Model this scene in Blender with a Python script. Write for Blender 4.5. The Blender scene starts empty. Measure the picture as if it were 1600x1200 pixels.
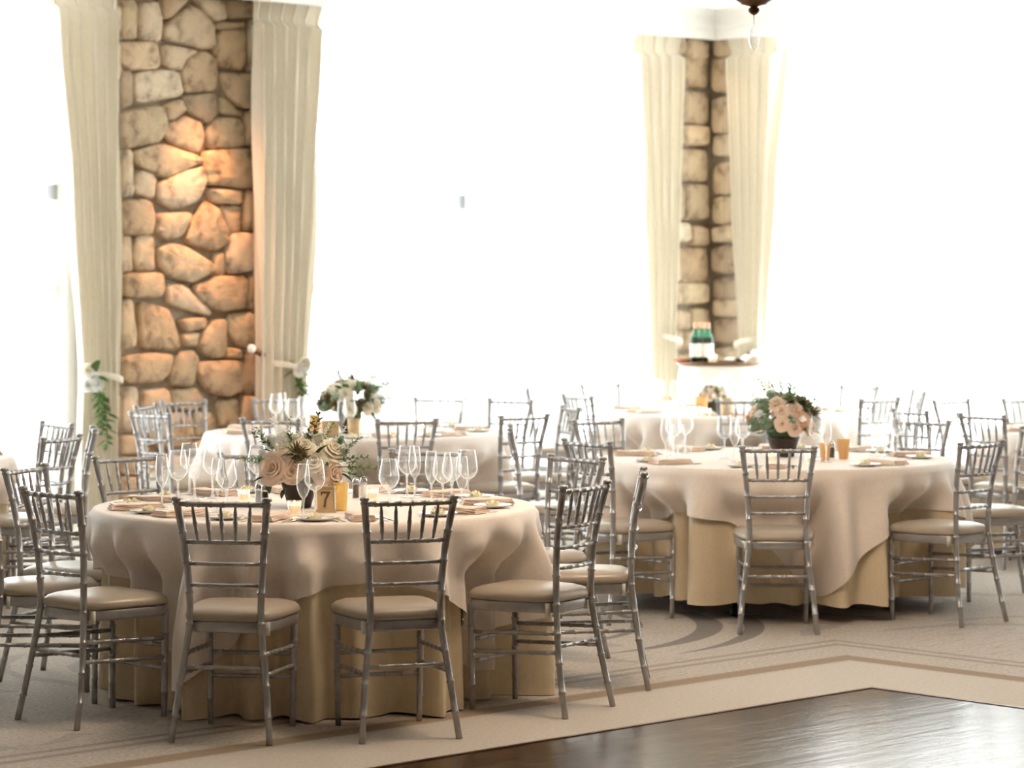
import bpy, math, random
from math import sin, cos, pi, sqrt, atan2, radians
from mathutils import Vector, Matrix
random.seed(7)
SC = bpy.context.scene
COL = SC.collection

# ------------------------------------------------------------------ camera
F, CX, YH, CAMH = 4400.0, 800.0, 430.0, 1.734      # focal length in pixels, horizon row, eye height
cd = bpy.data.cameras.new('camera'); cam = bpy.data.objects.new('camera', cd); COL.objects.link(cam)
cd.sensor_width = 36.0; cd.lens = 36.0 * F / 1600.0
cd.shift_y = -(600.0 - YH) / 1600.0
cam.location = (0, 0, CAMH); cam.rotation_euler = (pi / 2, 0, 0)
cd.clip_start = 0.1; cd.clip_end = 200
cd.dof.use_dof = True; cd.dof.focus_distance = 11.1; cd.dof.aperture_fstop = 3.6
SC.camera = cam
# ------------------------------------------------------------------ world, light, exposure
w = bpy.data.worlds.new('overcast_sky'); SC.world = w; w.use_nodes = True
bgn = w.node_tree.nodes['Background']
bgn.inputs[0].default_value = (0.96, 0.985, 1.0, 1); bgn.inputs[1].default_value = 3.7
SC.view_settings.view_transform = 'Standard'; SC.view_settings.look = 'None'
SC.view_settings.exposure = 1.15; SC.view_settings.gamma = 1.0
SC.view_settings.use_curve_mapping = False
SC.cycles.max_bounces = 10; SC.cycles.diffuse_bounces = 5; SC.cycles.transparent_max_bounces = 24
SC.cycles.sample_clamp_indirect = 6.0

# ------------------------------------------------------------------ room frame
AA_ = radians(44.0)
dA = Vector((cos(AA_), sin(AA_))); dB = Vector((-sin(AA_), cos(AA_)))
C2 = Vector(((1110 - CX) / F * 23.3, 23.3))
LA, LB, CEIL = 24.0, 22.0, 3.86
def RW(a, b, z=0.0):
    p = C2 + a * dA + b * dB
    return Vector((p.x, p.y, z))
def ray(px, d): return (px - CX) / F * d
def wallA(px, off=0.0):
    k = (px - CX) / F
    d = (C2.dot(dB) - off) / (k * dB.x + dB.y)
    return -((k * d - C2.x) * dA.x + (d - C2.y) * dA.y), d     # s, depth
def wallB(px, off=0.0):
    k = (px - CX) / F
    d = (C2.dot(dA) - off) / (k * dA.x + dA.y)
    return -((k * d - C2.x) * dB.x + (d - C2.y) * dB.y), d
def zat(py, d): return CAMH - (py - YH) / F * d
def onz(px, py, z=0.0):
    d = (CAMH - z) * F / (py - YH)
    return Vector((ray(px, d), d, z))

# ------------------------------------------------------------------ materials
def mat(name, col, rough=0.6, metal=0.0, **kw):
    m = bpy.data.materials.new(name); m.use_nodes = True
    p = m.node_tree.nodes['Principled BSDF']
    p.inputs['Base Color'].default_value = (*col, 1); p.inputs['Roughness'].default_value = rough
    p.inputs['Metallic'].default_value = metal
    for k, v in kw.items(): p.inputs[k.replace('_', ' ')].default_value = v
    return m
def N(m, t, **kw):
    n = m.node_tree.nodes.new(t)
    for k, v in kw.items(): setattr(n, k, v)
    return n
def L(m, a, b): m.node_tree.links.new(a, b)
def P(m): return m.node_tree.nodes['Principled BSDF']
def ramp(m, fac, stops):
    r = N(m, 'ShaderNodeValToRGB'); e = r.color_ramp.elements
    while len(e) < len(stops): e.new(0.5)
    for el, (pos, c) in zip(e, stops): el.position = pos; el.color = (*c, 1)
    L(m, fac, r.inputs[0]); return r.outputs[0]
def noise(m, scale, detail=3, coord='Object', rough=.55, vec=None):
    n = N(m, 'ShaderNodeTexNoise'); n.inputs['Scale'].default_value = scale; n.inputs['Detail'].default_value = detail
    n.inputs['Roughness'].default_value = rough
    if vec is None:
        tc = N(m, 'ShaderNodeTexCoord'); vec = tc.outputs[coord]
    L(m, vec, n.inputs['Vector']); return n.outputs['Fac']
def bump(m, h, strength=.3, dist=.01):
    b = N(m, 'ShaderNodeBump'); b.inputs['Strength'].default_value = strength; b.inputs['Distance'].default_value = dist
    L(m, h, b.inputs['Height']); L(m, b.outputs[0], P(m).inputs['Normal'])
def vary(m, scale, c0, c1, bs=0, bd=.002, detail=3):
    f = noise(m, scale, detail); L(m, ramp(m, f, [(.3, c0), (.7, c1)]), P(m).inputs['Base Color'])
    if bs: bump(m, f, bs, bd)
    return m
def thin_glass(name, tint=(1, 1, 1), refl=.9, base=.05, scat=.5):
    m = bpy.data.materials.new(name); m.use_nodes = True; nt = m.node_tree; nt.nodes.clear()
    o = nt.nodes.new('ShaderNodeOutputMaterial'); mx = nt.nodes.new('ShaderNodeMixShader')
    tr = nt.nodes.new('ShaderNodeBsdfTransparent'); gl = nt.nodes.new('ShaderNodeBsdfGlossy')
    lw = nt.nodes.new('ShaderNodeLayerWeight'); ma = nt.nodes.new('ShaderNodeMath'); ma.operation = 'MULTIPLY_ADD'
    tr.inputs[0].default_value = (*tint, 1); gl.inputs[0].default_value = (1, 1, 1, 1); gl.inputs['Roughness'].default_value = .03
    lw.inputs[0].default_value = .5
    pw = nt.nodes.new('ShaderNodeMath'); pw.operation = 'POWER'; pw.inputs[1].default_value = 2.0
    nt.links.new(lw.outputs['Facing'], pw.inputs[0]); nt.links.new(pw.outputs[0], ma.inputs[0])
    ma.inputs[1].default_value = refl; ma.inputs[2].default_value = base
    tl = nt.nodes.new('ShaderNodeBsdfTranslucent'); tl.inputs[0].default_value = (1, 1, 1, 1)  # white scatter toward the edges imitates window light refracted in the rims
    m3 = nt.nodes.new('ShaderNodeMixShader'); m3.inputs[0].default_value = scat
    nt.links.new(gl.outputs[0], m3.inputs[1]); nt.links.new(tl.outputs[0], m3.inputs[2])
    nt.links.new(ma.outputs[0], mx.inputs[0]); nt.links.new(tr.outputs[0], mx.inputs[1]); nt.links.new(m3.outputs[0], mx.inputs[2])
    nt.links.new(mx.outputs[0], o.inputs[0]); return m
def emit(name, col, s):
    m = bpy.data.materials.new(name); m.use_nodes = True; p = P(m)
    p.inputs['Base Color'].default_value = (*col, 1)
    p.inputs['Emission Color'].default_value = (*col, 1); p.inputs['Emission Strength'].default_value = s
    return m

M = {}
M['silver'] = vary(mat('silver_paint', (.42, .41, .41), .32, .6), 18, (.37, .36, .365), (.46, .45, .455))
M['cushion'] = vary(mat('ivory_vinyl', (.5, .43, .34), .34), 9, (.40, .335, .265), (.46, .39, .31), .12, .003)
M['strap'] = mat('white_strap', (.8, .77, .7), .7)
M['under'] = vary(mat('champagne_cloth', (.7, .58, .42), .75), 60, (.71, .585, .41), (.76, .635, .45), .08, .001)
M['over'] = vary(mat('ivory_cloth', (.8, .72, .63), .7), 60, (.84, .745, .675), (.89, .80, .73), .08, .001)
M['napkin'] = vary(mat('blush_linen', (.85, .6, .46), .8), 40, (.90, .70, .58), (.94, .77, .66), .1, .001)
M['china'] = mat('white_china', (.88, .87, .84), .15)
M['butter'] = mat('butter', (.95, .87, .66), .5)
M['steel'] = mat('cutlery_steel', (.6, .58, .56), .18, 1.0)
M['glass'] = thin_glass('clear_glass', (1, 1, 1), .9, .09, .55)
M['stem'] = thin_glass('thick_glass', (1, 1, 1), .75, .32, .5)
M['pane'] = thin_glass('window_glass', (.98, 1, .99), .25, .01, 0)
M['tablewood'] = vary(mat('table_wood', (.4, .27, .15), .5), 8, (.36, .24, .13), (.45, .3, .17))
M['black'] = mat('black_metal', (.02, .02, .022), .4, .6)
M['frame'] = mat('white_frame_paint', (.82, .83, .81), .5)
M['white'] = mat('white_paint', (.86, .86, .84), .5)
M['ceil'] = mat('white_ceiling', (.88, .875, .86), .8)
M['wall'] = mat('cream_wall', (.74, .69, .6), .8)
M['mortar'] = vary(mat('mortar', (.3, .24, .17), .95), 14, (.25, .2, .14), (.37, .3, .22), .5, .01)
def stone_mat(name='fieldstone', stops=None):
    m = mat(name, (.4, .3, .2), .85)
    oi = N(m, 'ShaderNodeObjectInfo')
    base = ramp(m, oi.outputs['Random'], stops or [(0, (.46, .37, .25)), (.2, (.66, .54, .37)), (.4, (.55, .41, .26)), (.55, (.74, .65, .50)), (.7, (.61, .47, .32)), (.85, (.42, .33, .235)), (1, (.72, .58, .40))])
    n1 = noise(m, 7, 7); n2 = noise(m, 22, 5)
    mx = N(m, 'ShaderNodeMixRGB', blend_type='MULTIPLY'); mx.inputs[0].default_value = .9
    L(m, base, mx.inputs[1]); L(m, ramp(m, n1, [(.34, (.34, .29, .27)), (.46, (.85, .80, .76)), (.56, (1, .98, .95)), (.75, (1.0, .88, .74))]), mx.inputs[2])
    L(m, mx.outputs[0], P(m).inputs['Base Color'])
    ad = N(m, 'ShaderNodeMath', operation='ADD'); L(m, n1, ad.inputs[0]); L(m, n2, ad.inputs[1])
    bump(m, ad.outputs[0], .55, .02); return m
M['stone'] = stone_mat()
def cloth_translucent(name, col, trans, stripes=False):
    m = mat(name, col, .75); nt = m.node_tree
    out = [n for n in nt.nodes if n.type == 'OUTPUT_MATERIAL'][0]
    tl = N(m, 'ShaderNodeBsdfTranslucent'); tl.inputs[0].default_value = (*[min(1, c * 1.15) for c in col], 1)
    mx = N(m, 'ShaderNodeMixShader'); mx.inputs[0].default_value = trans
    L(m, P(m).outputs[0], mx.inputs[1]); L(m, tl.outputs[0], mx.inputs[2]); L(m, mx.outputs[0], out.inputs[0])
    if stripes:
        f = noise(m, 30, 4); L(m, ramp(m, f, [(.3, tuple(c * .94 for c in col)), (.7, col)]), P(m).inputs['Base Color'])
    return m
M['drape'] = cloth_translucent('beige_drape', (.84, .78, .66), .06, True)
def sheer_mat():
    m = bpy.data.materials.new('white_sheer'); m.use_nodes = True; nt = m.node_tree; nt.nodes.clear()
    o = nt.nodes.new('ShaderNodeOutputMaterial'); m1 = nt.nodes.new('ShaderNodeMixShader'); m2 = nt.nodes.new('ShaderNodeMixShader')
    tr = nt.nodes.new('ShaderNodeBsdfTransparent'); tl = nt.nodes.new('ShaderNodeBsdfTranslucent'); df = nt.nodes.new('ShaderNodeBsdfDiffuse')
    tl.inputs[0].default_value = (.97, .97, .96, 1); df.inputs[0].default_value = (.92, .92, .91, 1)
    m1.inputs[0].default_value = .25; m2.inputs[0].default_value = .185
    nt.links.new(tl.outputs[0], m1.inputs[1]); nt.links.new(df.outputs[0], m1.inputs[2])
    nt.links.new(tr.outputs[0], m2.inputs[1]); nt.links.new(m1.outputs[0], m2.inputs[2]); nt.links.new(m2.outputs[0], o.inputs[0])
    return m
M['sheer'] = sheer_mat()
M['amber'] = cloth_translucent('amber_votive', (.9, .66, .36), .5)
M['wax'] = cloth_translucent('candle_wax', (.95, .88, .76), .5)
M['bronze'] = mat('dark_bronze', (.16, .085, .045), .35, .8)
M['gold'] = mat('gold_sequin', (.9, .6, .2), .25, .9)
bump(M['gold'], noise(M['gold'], 260, 2), 1.0, .01)
M['goldpaint'] = vary(mat('gold_paint', (.6, .42, .22), .45, .3), 30, (.55, .38, .2), (.66, .48, .27))
M['kraft'] = mat('dark_ink', (.1, .06, .035), .6)
M['flame'] = emit('flame', (1.0, .62, .28), 40)
M['bulb'] = emit('bulb', (1.0, .78, .52), 6)
M['pot'] = vary(mat('dark_pot', (.03, .018, .012), .35), 30, (.022, .014, .01), (.05, .03, .02), .4, .004)
M['blush'] = cloth_translucent('blush_petal', (.92, .76, .64), .25)
M['cream'] = cloth_translucent('cream_petal', (.9, .84, .71), .25)
M['petal'] = cloth_translucent('white_petal', (.9, .9, .86), .25)
M['pink'] = cloth_translucent('peach_petal', (.88, .58, .42), .25)
M['leaf'] = cloth_translucent('dark_leaf', (.05, .085, .04), .15)
M['leaf2'] = cloth_translucent('fresh_leaf', (.13, .22, .07), .25)
M['sage'] = cloth_translucent('sage_leaf', (.26, .36, .24), .25)
M['seed'] = mat('brown_seedhead', (.17, .14, .06), .8)
M['bottle'] = mat('dark_bottle', (.012, .03, .016), .08)
M['bottle'].node_tree.nodes['Principled BSDF'].inputs['IOR'].default_value = 1.5
M['greenneck'] = mat('green_bottle_neck', (.03, .2, .09), .12)
M['foil'] = mat('copper_foil', (.75, .4, .25), .35, .6)
M['label'] = mat('paper_label', (.85, .82, .77), .7)
M['paper'] = mat('white_paper', (.9, .88, .84), .6)
M['rust'] = mat('terracotta_tray', (.5, .17, .07), .5)
M['pepper'] = mat('ground_pepper', (.09, .07, .05), .9)
M['salt'] = mat('salt', (.92, .9, .88), .9)
M['crystal'] = thin_glass('crystal', (.96, .97, .98), 1.0, .12)

# carpet: beige with woven borders that follow the dance floor's two edges
DF = Vector((ray(1362, 7630 / 648), 7630 / 648))
def carpet_mat():
    m = mat('patterned_carpet', (.45, .37, .29), .95)
    g = N(m, 'ShaderNodeNewGeometry')
    def axis(d):
        v = N(m, 'ShaderNodeVectorMath', operation='DOT_PRODUCT'); L(m, g.outputs['Position'], v.inputs[0]); v.inputs[1].default_value = (d.x, d.y, 0)
        s = N(m, 'ShaderNodeMath', operation='SUBTRACT'); L(m, v.outputs['Value'], s.inputs[0]); s.inputs[1].default_value = DF.dot(d); return s.outputs[0]
    def mth(op, a, b=None, c=None):
        n = N(m, 'ShaderNodeMath', operation=op)
        for i, x in enumerate((a, b, c)):
            if x is None: continue
            if isinstance(x, (int, float)): n.inputs[i].default_value = x
            else: L(m, x, n.inputs[i])
        return n.outputs[0]
    a, b = axis(dA), axis(dB)
    D = mth('MAXIMUM', a, b)
    def band(c, hw, soft=.012):
        t = mth('ABSOLUTE', mth('SUBTRACT', D, c)); n = N(m, 'ShaderNodeMapRange'); L(m, t, n.inputs[0])
        n.inputs[1].default_value = hw - soft; n.inputs[2].default_value = hw + soft; n.inputs[3].default_value = 1; n.inputs[4].default_value = 0
        return n.outputs[0]
    fine = noise(m, 55, 5, vec=g.outputs['Position'])
    # stretched hatch that runs along the border
    cmb = N(m, 'ShaderNodeCombineXYZ'); L(m, mth('MULTIPLY', a, 5.0), cmb.inputs[0]); L(m, mth('MULTIPLY', b, 38.0), cmb.inputs[1])
    hatch = noise(m, 1.0, 2, vec=cmb.outputs[0])
    big = noise(m, 1.1, 2, vec=g.outputs['Position'])
    hm = mth('MULTIPLY', mth('GREATER_THAN', hatch, .6), mth('GREATER_THAN', big, .54))
    hm = mth('MULTIPLY', hm, mth('GREATER_THAN', D, .8))
    # swirls: rings about a few centres, kept only in places
    vor = N(m, 'ShaderNodeTexVoronoi'); vor.inputs['Scale'].default_value = .62; L(m, g.outputs['Position'], vor.inputs['Vector'])
    wob = mth('ADD', vor.outputs['Distance'], mth('MULTIPLY', mth('SUBTRACT', noise(m, 1.6, 2, vec=g.outputs['Position']), .5), .2))
    ring = mth('ABSOLUTE', mth('SUBTRACT', mth('FRACT', mth('MULTIPLY', wob, 5.0)), .5))
    rm = mth('MULTIPLY', mth('LESS_THAN', ring, mth('MULTIPLY', noise(m, 2.3, 1, vec=g.outputs['Position']), .24)), mth('GREATER_THAN', noise(m, .8, 1, vec=g.outputs['Position']), .5))
    rm = mth('MULTIPLY', rm, mth('GREATER_THAN', D, 1.25))
    base = ramp(m, fine, [(.3, (.335, .29, .25)), (.7, (.56, .495, .435))])
    def lay(prev, fac, col, amt):
        x = N(m, 'ShaderNodeMixRGB'); L(m, mth('MULTIPLY', fac, amt), x.inputs[0]); L(m, prev, x.inputs[1]); x.inputs[2].default_value = (*col, 1); return x.outputs[0]
    c = lay(base, band(.30, .33, .05), (.58, .53, .48), .55)
    c = lay(c, hm, (.27, .225, .185), .45)
    c = lay(c, rm, (.26, .23, .205), .45)
    dv = N(m, 'ShaderNodeVectorMath', operation='DISTANCE'); L(m, g.outputs['Position'], dv.inputs[0]); dv.inputs[1].default_value = (-.4, 14.0, 0)
    sx = N(m, 'ShaderNodeSeparateXYZ'); L(m, g.outputs['Position'], sx.inputs[0])
    side_ = mth('MULTIPLY', mth('GREATER_THAN', sx.outputs[1], 12.9), mth('LESS_THAN', sx.outputs[1], 14.5))
    wy_ = mth('SUBTRACT', 1.0, mth('POWER', mth('MULTIPLY', mth('SUBTRACT', sx.outputs[1], 13.9), .95), 2.0))
    for rr_, hw_ in ((1.38, .065), (1.60, .05), (1.02, .03)):
        t_ = mth('ABSOLUTE', mth('SUBTRACT', dv.outputs['Value'], rr_))
        c = lay(c, mth('MULTIPLY', mth('LESS_THAN', t_, mth('MULTIPLY', wy_, hw_)), side_), (.17, .15, .135), .85)
    c = lay(c, band(.705, .06), (.25, .17, .10), .8)
    c = lay(c, band(1.03, .022), (.24, .19, .15), .7); c = lay(c, band(1.13, .018), (.24, .19, .15), .7)
    L(m, c, P(m).inputs['Base Color']); bump(m, fine, .35, .006)
    return m
M['carpet'] = carpet_mat()
def dance_mat():
    m = mat('dark_polished_wood', (.1, .05, .025), .2)
    tc = N(m, 'ShaderNodeTexCoord'); mp = N(m, 'ShaderNodeMapping'); L(m, tc.outputs['Object'], mp.inputs[0])
    mp.inputs['Scale'].default_value = (.7, 4.5, 1)
    f = noise(m, 3.0, 6, vec=mp.outputs[0], rough=.6)
    L(m, ramp(m, f, [(.3, (.018, .009, .004)), (.46, (.07, .036, .015)), (.52, (.03, .015, .007)), (.6, (.095, .05, .022)), (.72, (.045, .022, .01))]), P(m).inputs['Base Color'])
    r = N(m, 'ShaderNodeMapRange'); L(m, f, r.inputs[0]); r.inputs[3].default_value = .13; r.inputs[4].default_value = .3; L(m, r.outputs[0], P(m).inputs['Roughness'])
    P(m).inputs['Specular IOR Level'].default_value = .42; P(m).inputs['Specular Tint'].default_value = (1, .82, .58, 1)
    bump(m, f, .36, .009); return m
M['dance'] = dance_mat()

# ------------------------------------------------------------------ mesh helpers
class MB:
    def __init__(s): s.v = []; s.f = []
    def grid(s, pts, close_u=False, close_v=False):
        nr, nc = len(pts), len(pts[0]); o = len(s.v)
        for r in pts: s.v += [tuple(p) for p in r]
        for i in range(nr if close_v else nr - 1):
            for j in range(nc if close_u else nc - 1):
                a, b = o + i * nc + j, o + i * nc + (j + 1) % nc
                c, d = o + ((i + 1) % nr) * nc + (j + 1) % nc, o + ((i + 1) % nr) * nc + j
                s.f.append((a, b, c, d))
        return o
    def tube(s, pts, rad, n=8, cap=True):
        pts = [Vector(p) for p in pts]; k = len(pts)
        rad = rad if isinstance(rad, (list, tuple)) else [rad] * k
        up = None; rows = []
        for i, p in enumerate(pts):
            t = (pts[min(i + 1, k - 1)] - pts[max(i - 1, 0)])
            t = t.normalized() if t.length > 1e-9 else Vector((0, 0, 1))
            if up is None:
                up = Vector((1, 0, 0)) if abs(t.x) < .9 else Vector((0, 1, 0))
            u = (up - t * up.dot(t)).normalized(); vv = t.cross(u); up = u
            rows.append([p + (u * cos(2 * pi * j / n) + vv * sin(2 * pi * j / n)) * rad[i] for j in range(n)])
        o = s.grid(rows, close_u=True)
        if cap:
            s.f.append(tuple(o + j for j in reversed(range(n)))); e = o + (k - 1) * n; s.f.append(tuple(e + j for j in range(n)))
        return s
    def lathe(s, prof, n=20, c=(0, 0, 0), caps=(False, False)):
        rows = [[(c[0] + r * cos(2 * pi * j / n), c[1] + r * sin(2 * pi * j / n), c[2] + z) for j in range(n)] for r, z in prof]
        o = s.grid(rows, close_u=True)
        if caps[0]: s.f.append(tuple(o + j for j in reversed(range(n))))
        if caps[1]: e = o + (len(prof) - 1) * n; s.f.append(tuple(e + j for j in range(n)))
        return s
    def prism(s, poly, z0, z1, T=None):
        n = len(poly); o = len(s.v); T = T or (lambda p: p)
        s.v += [tuple(T(Vector((x, y, z0)))) for x, y in poly] + [tuple(T(Vector((x, y, z1)))) for x, y in poly]
        s.f.append(tuple(o + i for i in reversed(range(n)))); s.f.append(tuple(o + n + i for i in range(n)))
        for i in range(n): j = (i + 1) % n; s.f.append((o + i, o + j, o + n + j, o + n + i))
        return s
    def box(s, a, b, T=None):
        return s.prism([(a[0], a[1]), (b[0], a[1]), (b[0], b[1]), (a[0], b[1])], a[2], b[2], T)
    def mesh(s, name, smooth=True):
        me = bpy.data.meshes.new(name); me.from_pydata(s.v, [], s.f)
        if smooth: me.polygons.foreach_set('use_smooth', [True] * len(me.polygons))
        me.update(); return me
def obj(name, mesh, m=None, parent=None, loc=None, rot=None, scale=None):
    if isinstance(mesh, MB): mesh = mesh.mesh(name)
    if m is not None and mesh is not None and not mesh.materials: mesh.materials.append(M[m])
    o = bpy.data.objects.new(name, mesh); COL.objects.link(o)
    if parent is not None: o.parent = parent
    if loc is not None: o.location = loc
    if rot is not None: o.rotation_euler = rot
    if scale is not None: o.scale = (scale,) * 3 if isinstance(scale, (int, float)) else scale
    return o
def tag(o, label, cat, group=None):
    o['label'] = label; o['category'] = cat
    if group: o['group'] = group
    return o
def thing(name, label, cat, loc=(0, 0, 0), rz=0.0, group=None):
    o = bpy.data.objects.new(name, None); COL.objects.link(o); o.location = loc; o.rotation_euler = (0, 0, rz); o.empty_display_size = .05
    return tag(o, label, cat, group)
def struct(o): o['kind'] = 'structure'; return o
def flat(me):
    me.polygons.foreach_set('use_smooth', [False] * len(me.polygons)); return me
def catmull(pts, n=6):
    P_ = [Vector(p) for p in pts]; P_ = [2 * P_[0] - P_[1]] + P_ + [2 * P_[-1] - P_[-2]]; out = []
    for i in range(1, len(P_) - 2):
        for k in range(n):
            t = k / n; a, b, c, d = P_[i - 1:i + 3]
            out.append(.5 * ((2 * b) + (c - a) * t + (2 * a - 5 * b + 4 * c - d) * t * t + (3 * b - a - 3 * c + d) * t ** 3))
    out.append(P_[-2]); return out
def ss(a, b, x):
    t = max(0, min(1, (x - a) / (b - a))); return t * t * (3 - 2 * t)

# ------------------------------------------------------------------ room shell
def rbox(mb, a0, a1, b0, b1, z0, z1):
    q = [RW(a, b) for a, b in ((a0, b0), (a1, b0), (a1, b1), (a0, b1))]
    mb.prism([(p.x, p.y) for p in q], z0, z1); return mb
def room_box(name, m, *dims, parent=None):
    mb = rbox(MB(), *dims); return obj(name, flat(mb.mesh(name)), m, parent)
struct(room_box('floor', 'carpet', -LA - .3, .3, -LB - .3, .3, -.12, 0))
struct(room_box('ceiling', 'ceil', -LA - .3, .3, -LB - .3, .3, CEIL, CEIL + .15))
# dance floor, flush in the carpet, its two far edges meeting at DF
mb = MB()
Ld = 11.0
q = [Vector((0, 0)), Vector((-Ld, 0)), Vector((-Ld, -Ld)), Vector((0, -Ld))]
dance = obj('dance_floor', flat(MB().prism([(p.x, p.y) for p in q], -.06, .006).mesh('dance_floor')), 'dance', loc=(DF.x, DF.y, 0), rot=(0, 0, AA_)); struct(dance)
e = MB(); e.box((-Ld, 0, -.05), (.02, .02, .009)); e.box((0, -Ld, -.05), (.02, 0, .009))
struct(obj('trim_1', flat(e.mesh('trim_1')), 'bronze', loc=(DF.x, DF.y, 0), rot=(0, 0, AA_)))
# window walls: piers, header, windows
HEAD = 3.71
sP1a, sP1b = wallA(130)[0], wallA(455)[0]          # stone pier between the two left windows
sPCa, sPCb = wallA(1030)[0], wallB(1172)[0]         # the stone corner
struct(room_box('wall_back', 'wall', -LA, 0, 0, .3, HEAD, CEIL))
struct(room_box('wall_right', 'wall', 0, .3, -LB, .3, HEAD, CEIL))
pier = struct(room_box('wall_pier', 'mortar', -sP1a, -sP1b, .02, .3, 0, HEAD))
cornA = struct(room_box('wall_corner_left', 'mortar', -sPCa, .02, .02, .3, 0, HEAD))
cornB = struct(room_box('wall_corner_right', 'mortar', .02, .3, -sPCb, .02, 0, HEAD))
# far ends of the two window walls and the plain unseen walls behind the camera
WIN_A2 = (sP1a, sP1a + 5.4)
struct(room_box('wall_back_end', 'wall', -LA, -WIN_A2[1], 0, .3, 0, HEAD))
WIN_B = (sPCb, sPCb + 8.0)
struct(room_box('wall_right_end', 'wall', 0, .3, -LB, -WIN_B[1], 0, HEAD))
for i, (x0, x1) in enumerate(((-LA, .3),)):
    struct(room_box('wall_front_pier', 'wall', x0, x1, -LB - .3, -LB, 0, HEAD))
struct(room_box('wall_front', 'wall', -LA, .3, -LB - .3, -LB, HEAD, CEIL))
for i, (y0, y1) in enumerate(((-LB, .3),)):
    struct(room_box('wall_left_pier', 'wall', -LA - .3, -LA, y0, y1, 0, HEAD))
struct(room_box('wall_left', 'wall', -LA - .3, -LA, -LB, .3, HEAD, CEIL))
# cornice: deep moulded fascia hiding the curtain tracks
CB = 3.634
def cornice(name, along_a, length):
    prof = [(0.0, CB + .06), (.36, CB + .06), (.36, CB), (.40, CB), (.40, CB + .09), (.42, CB + .11), (.42, CB + .14), (.47, CB + .19), (.49, CEIL), (0, CEIL)]
    mb = MB(); rows = []
    for s_ in (0.0, length):
        row = []
        for off, z in prof:
            t = s_ + (off if s_ == 0 else 0)
            row.append(RW(-t, -off, z) if along_a else RW(-off, -t, z))
        rows.append(row)
    mb.grid(rows, close_u=True)
    return struct(obj(name, flat(mb.mesh(name)), 'white'))
cornice('trim_2', True, LA); cornice('trim_3', False, LB)

def window(name, a_wall, s0, s1, nb):
    root = struct(thing(name, 'tall white framed window wall with glazed doors behind the sheer curtains', 'window'))
    del root['category']
    def bx(nm, m, u0, u1, z0, z1, o0=.10, o1=.2):
        mb = MB()
        if a_wall: rbox(mb, -u1, -u0, o0, o1, z0, z1)
        else: rbox(mb, o0, o1, -u1, -u0, z0, z1)
        return obj(nm, flat(mb.mesh(nm)), m, root)
    bx('frame_sill', 'frame', s0, s1, 0, .06); bx('frame_head', 'frame', s0, s1, HEAD - .08, HEAD)
    bx('transom', 'frame', s0, s1, 2.35, 2.49, .06, .24)
    bw = (s1 - s0) / nb
    for i in range(nb + 1):
        c = s0 + i * bw; hw = .085
        bx('mullion', 'frame', max(s0, c - hw), min(s1, c + hw), .06, HEAD - .08)
    for i in range(nb):
        u0, u1 = s0 + i * bw + .06, s0 + (i + 1) * bw - .06
        d = bx('glazing_bar', 'frame', u0, u1, 1.60, 1.67, .12, .18)
        bx('bottom_rail', 'frame', u0, u1, .06, .24, .12, .18)
        bx('stile', 'frame', u0, u0 + .1, .24, 2.37, .12, .18); bx('stile', 'frame', u1 - .1, u1, .24, 2.37, .12, .18)
        bx('pane', 'pane', u0, u1, 2.47, HEAD - .08, .146, .15)
        bx('pane', 'pane', u0 + .07, u1 - .07, 1.655, 2.37, .146, .15); bx('pane', 'pane', u0 + .07, u1 - .07, .24, 1.615, .146, .15)
        if i % 2 == 0: bx('door_closer', 'black', u0 + .1, u0 + .16, 2.24, 2.34, .07, .11)
    return root
window('window_1', True, sPCa, sP1b, 4)
window('window_2', True, WIN_A2[0], WIN_A2[1], 4)
window('window_3', False, WIN_B[0], WIN_B[1], 6)

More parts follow.
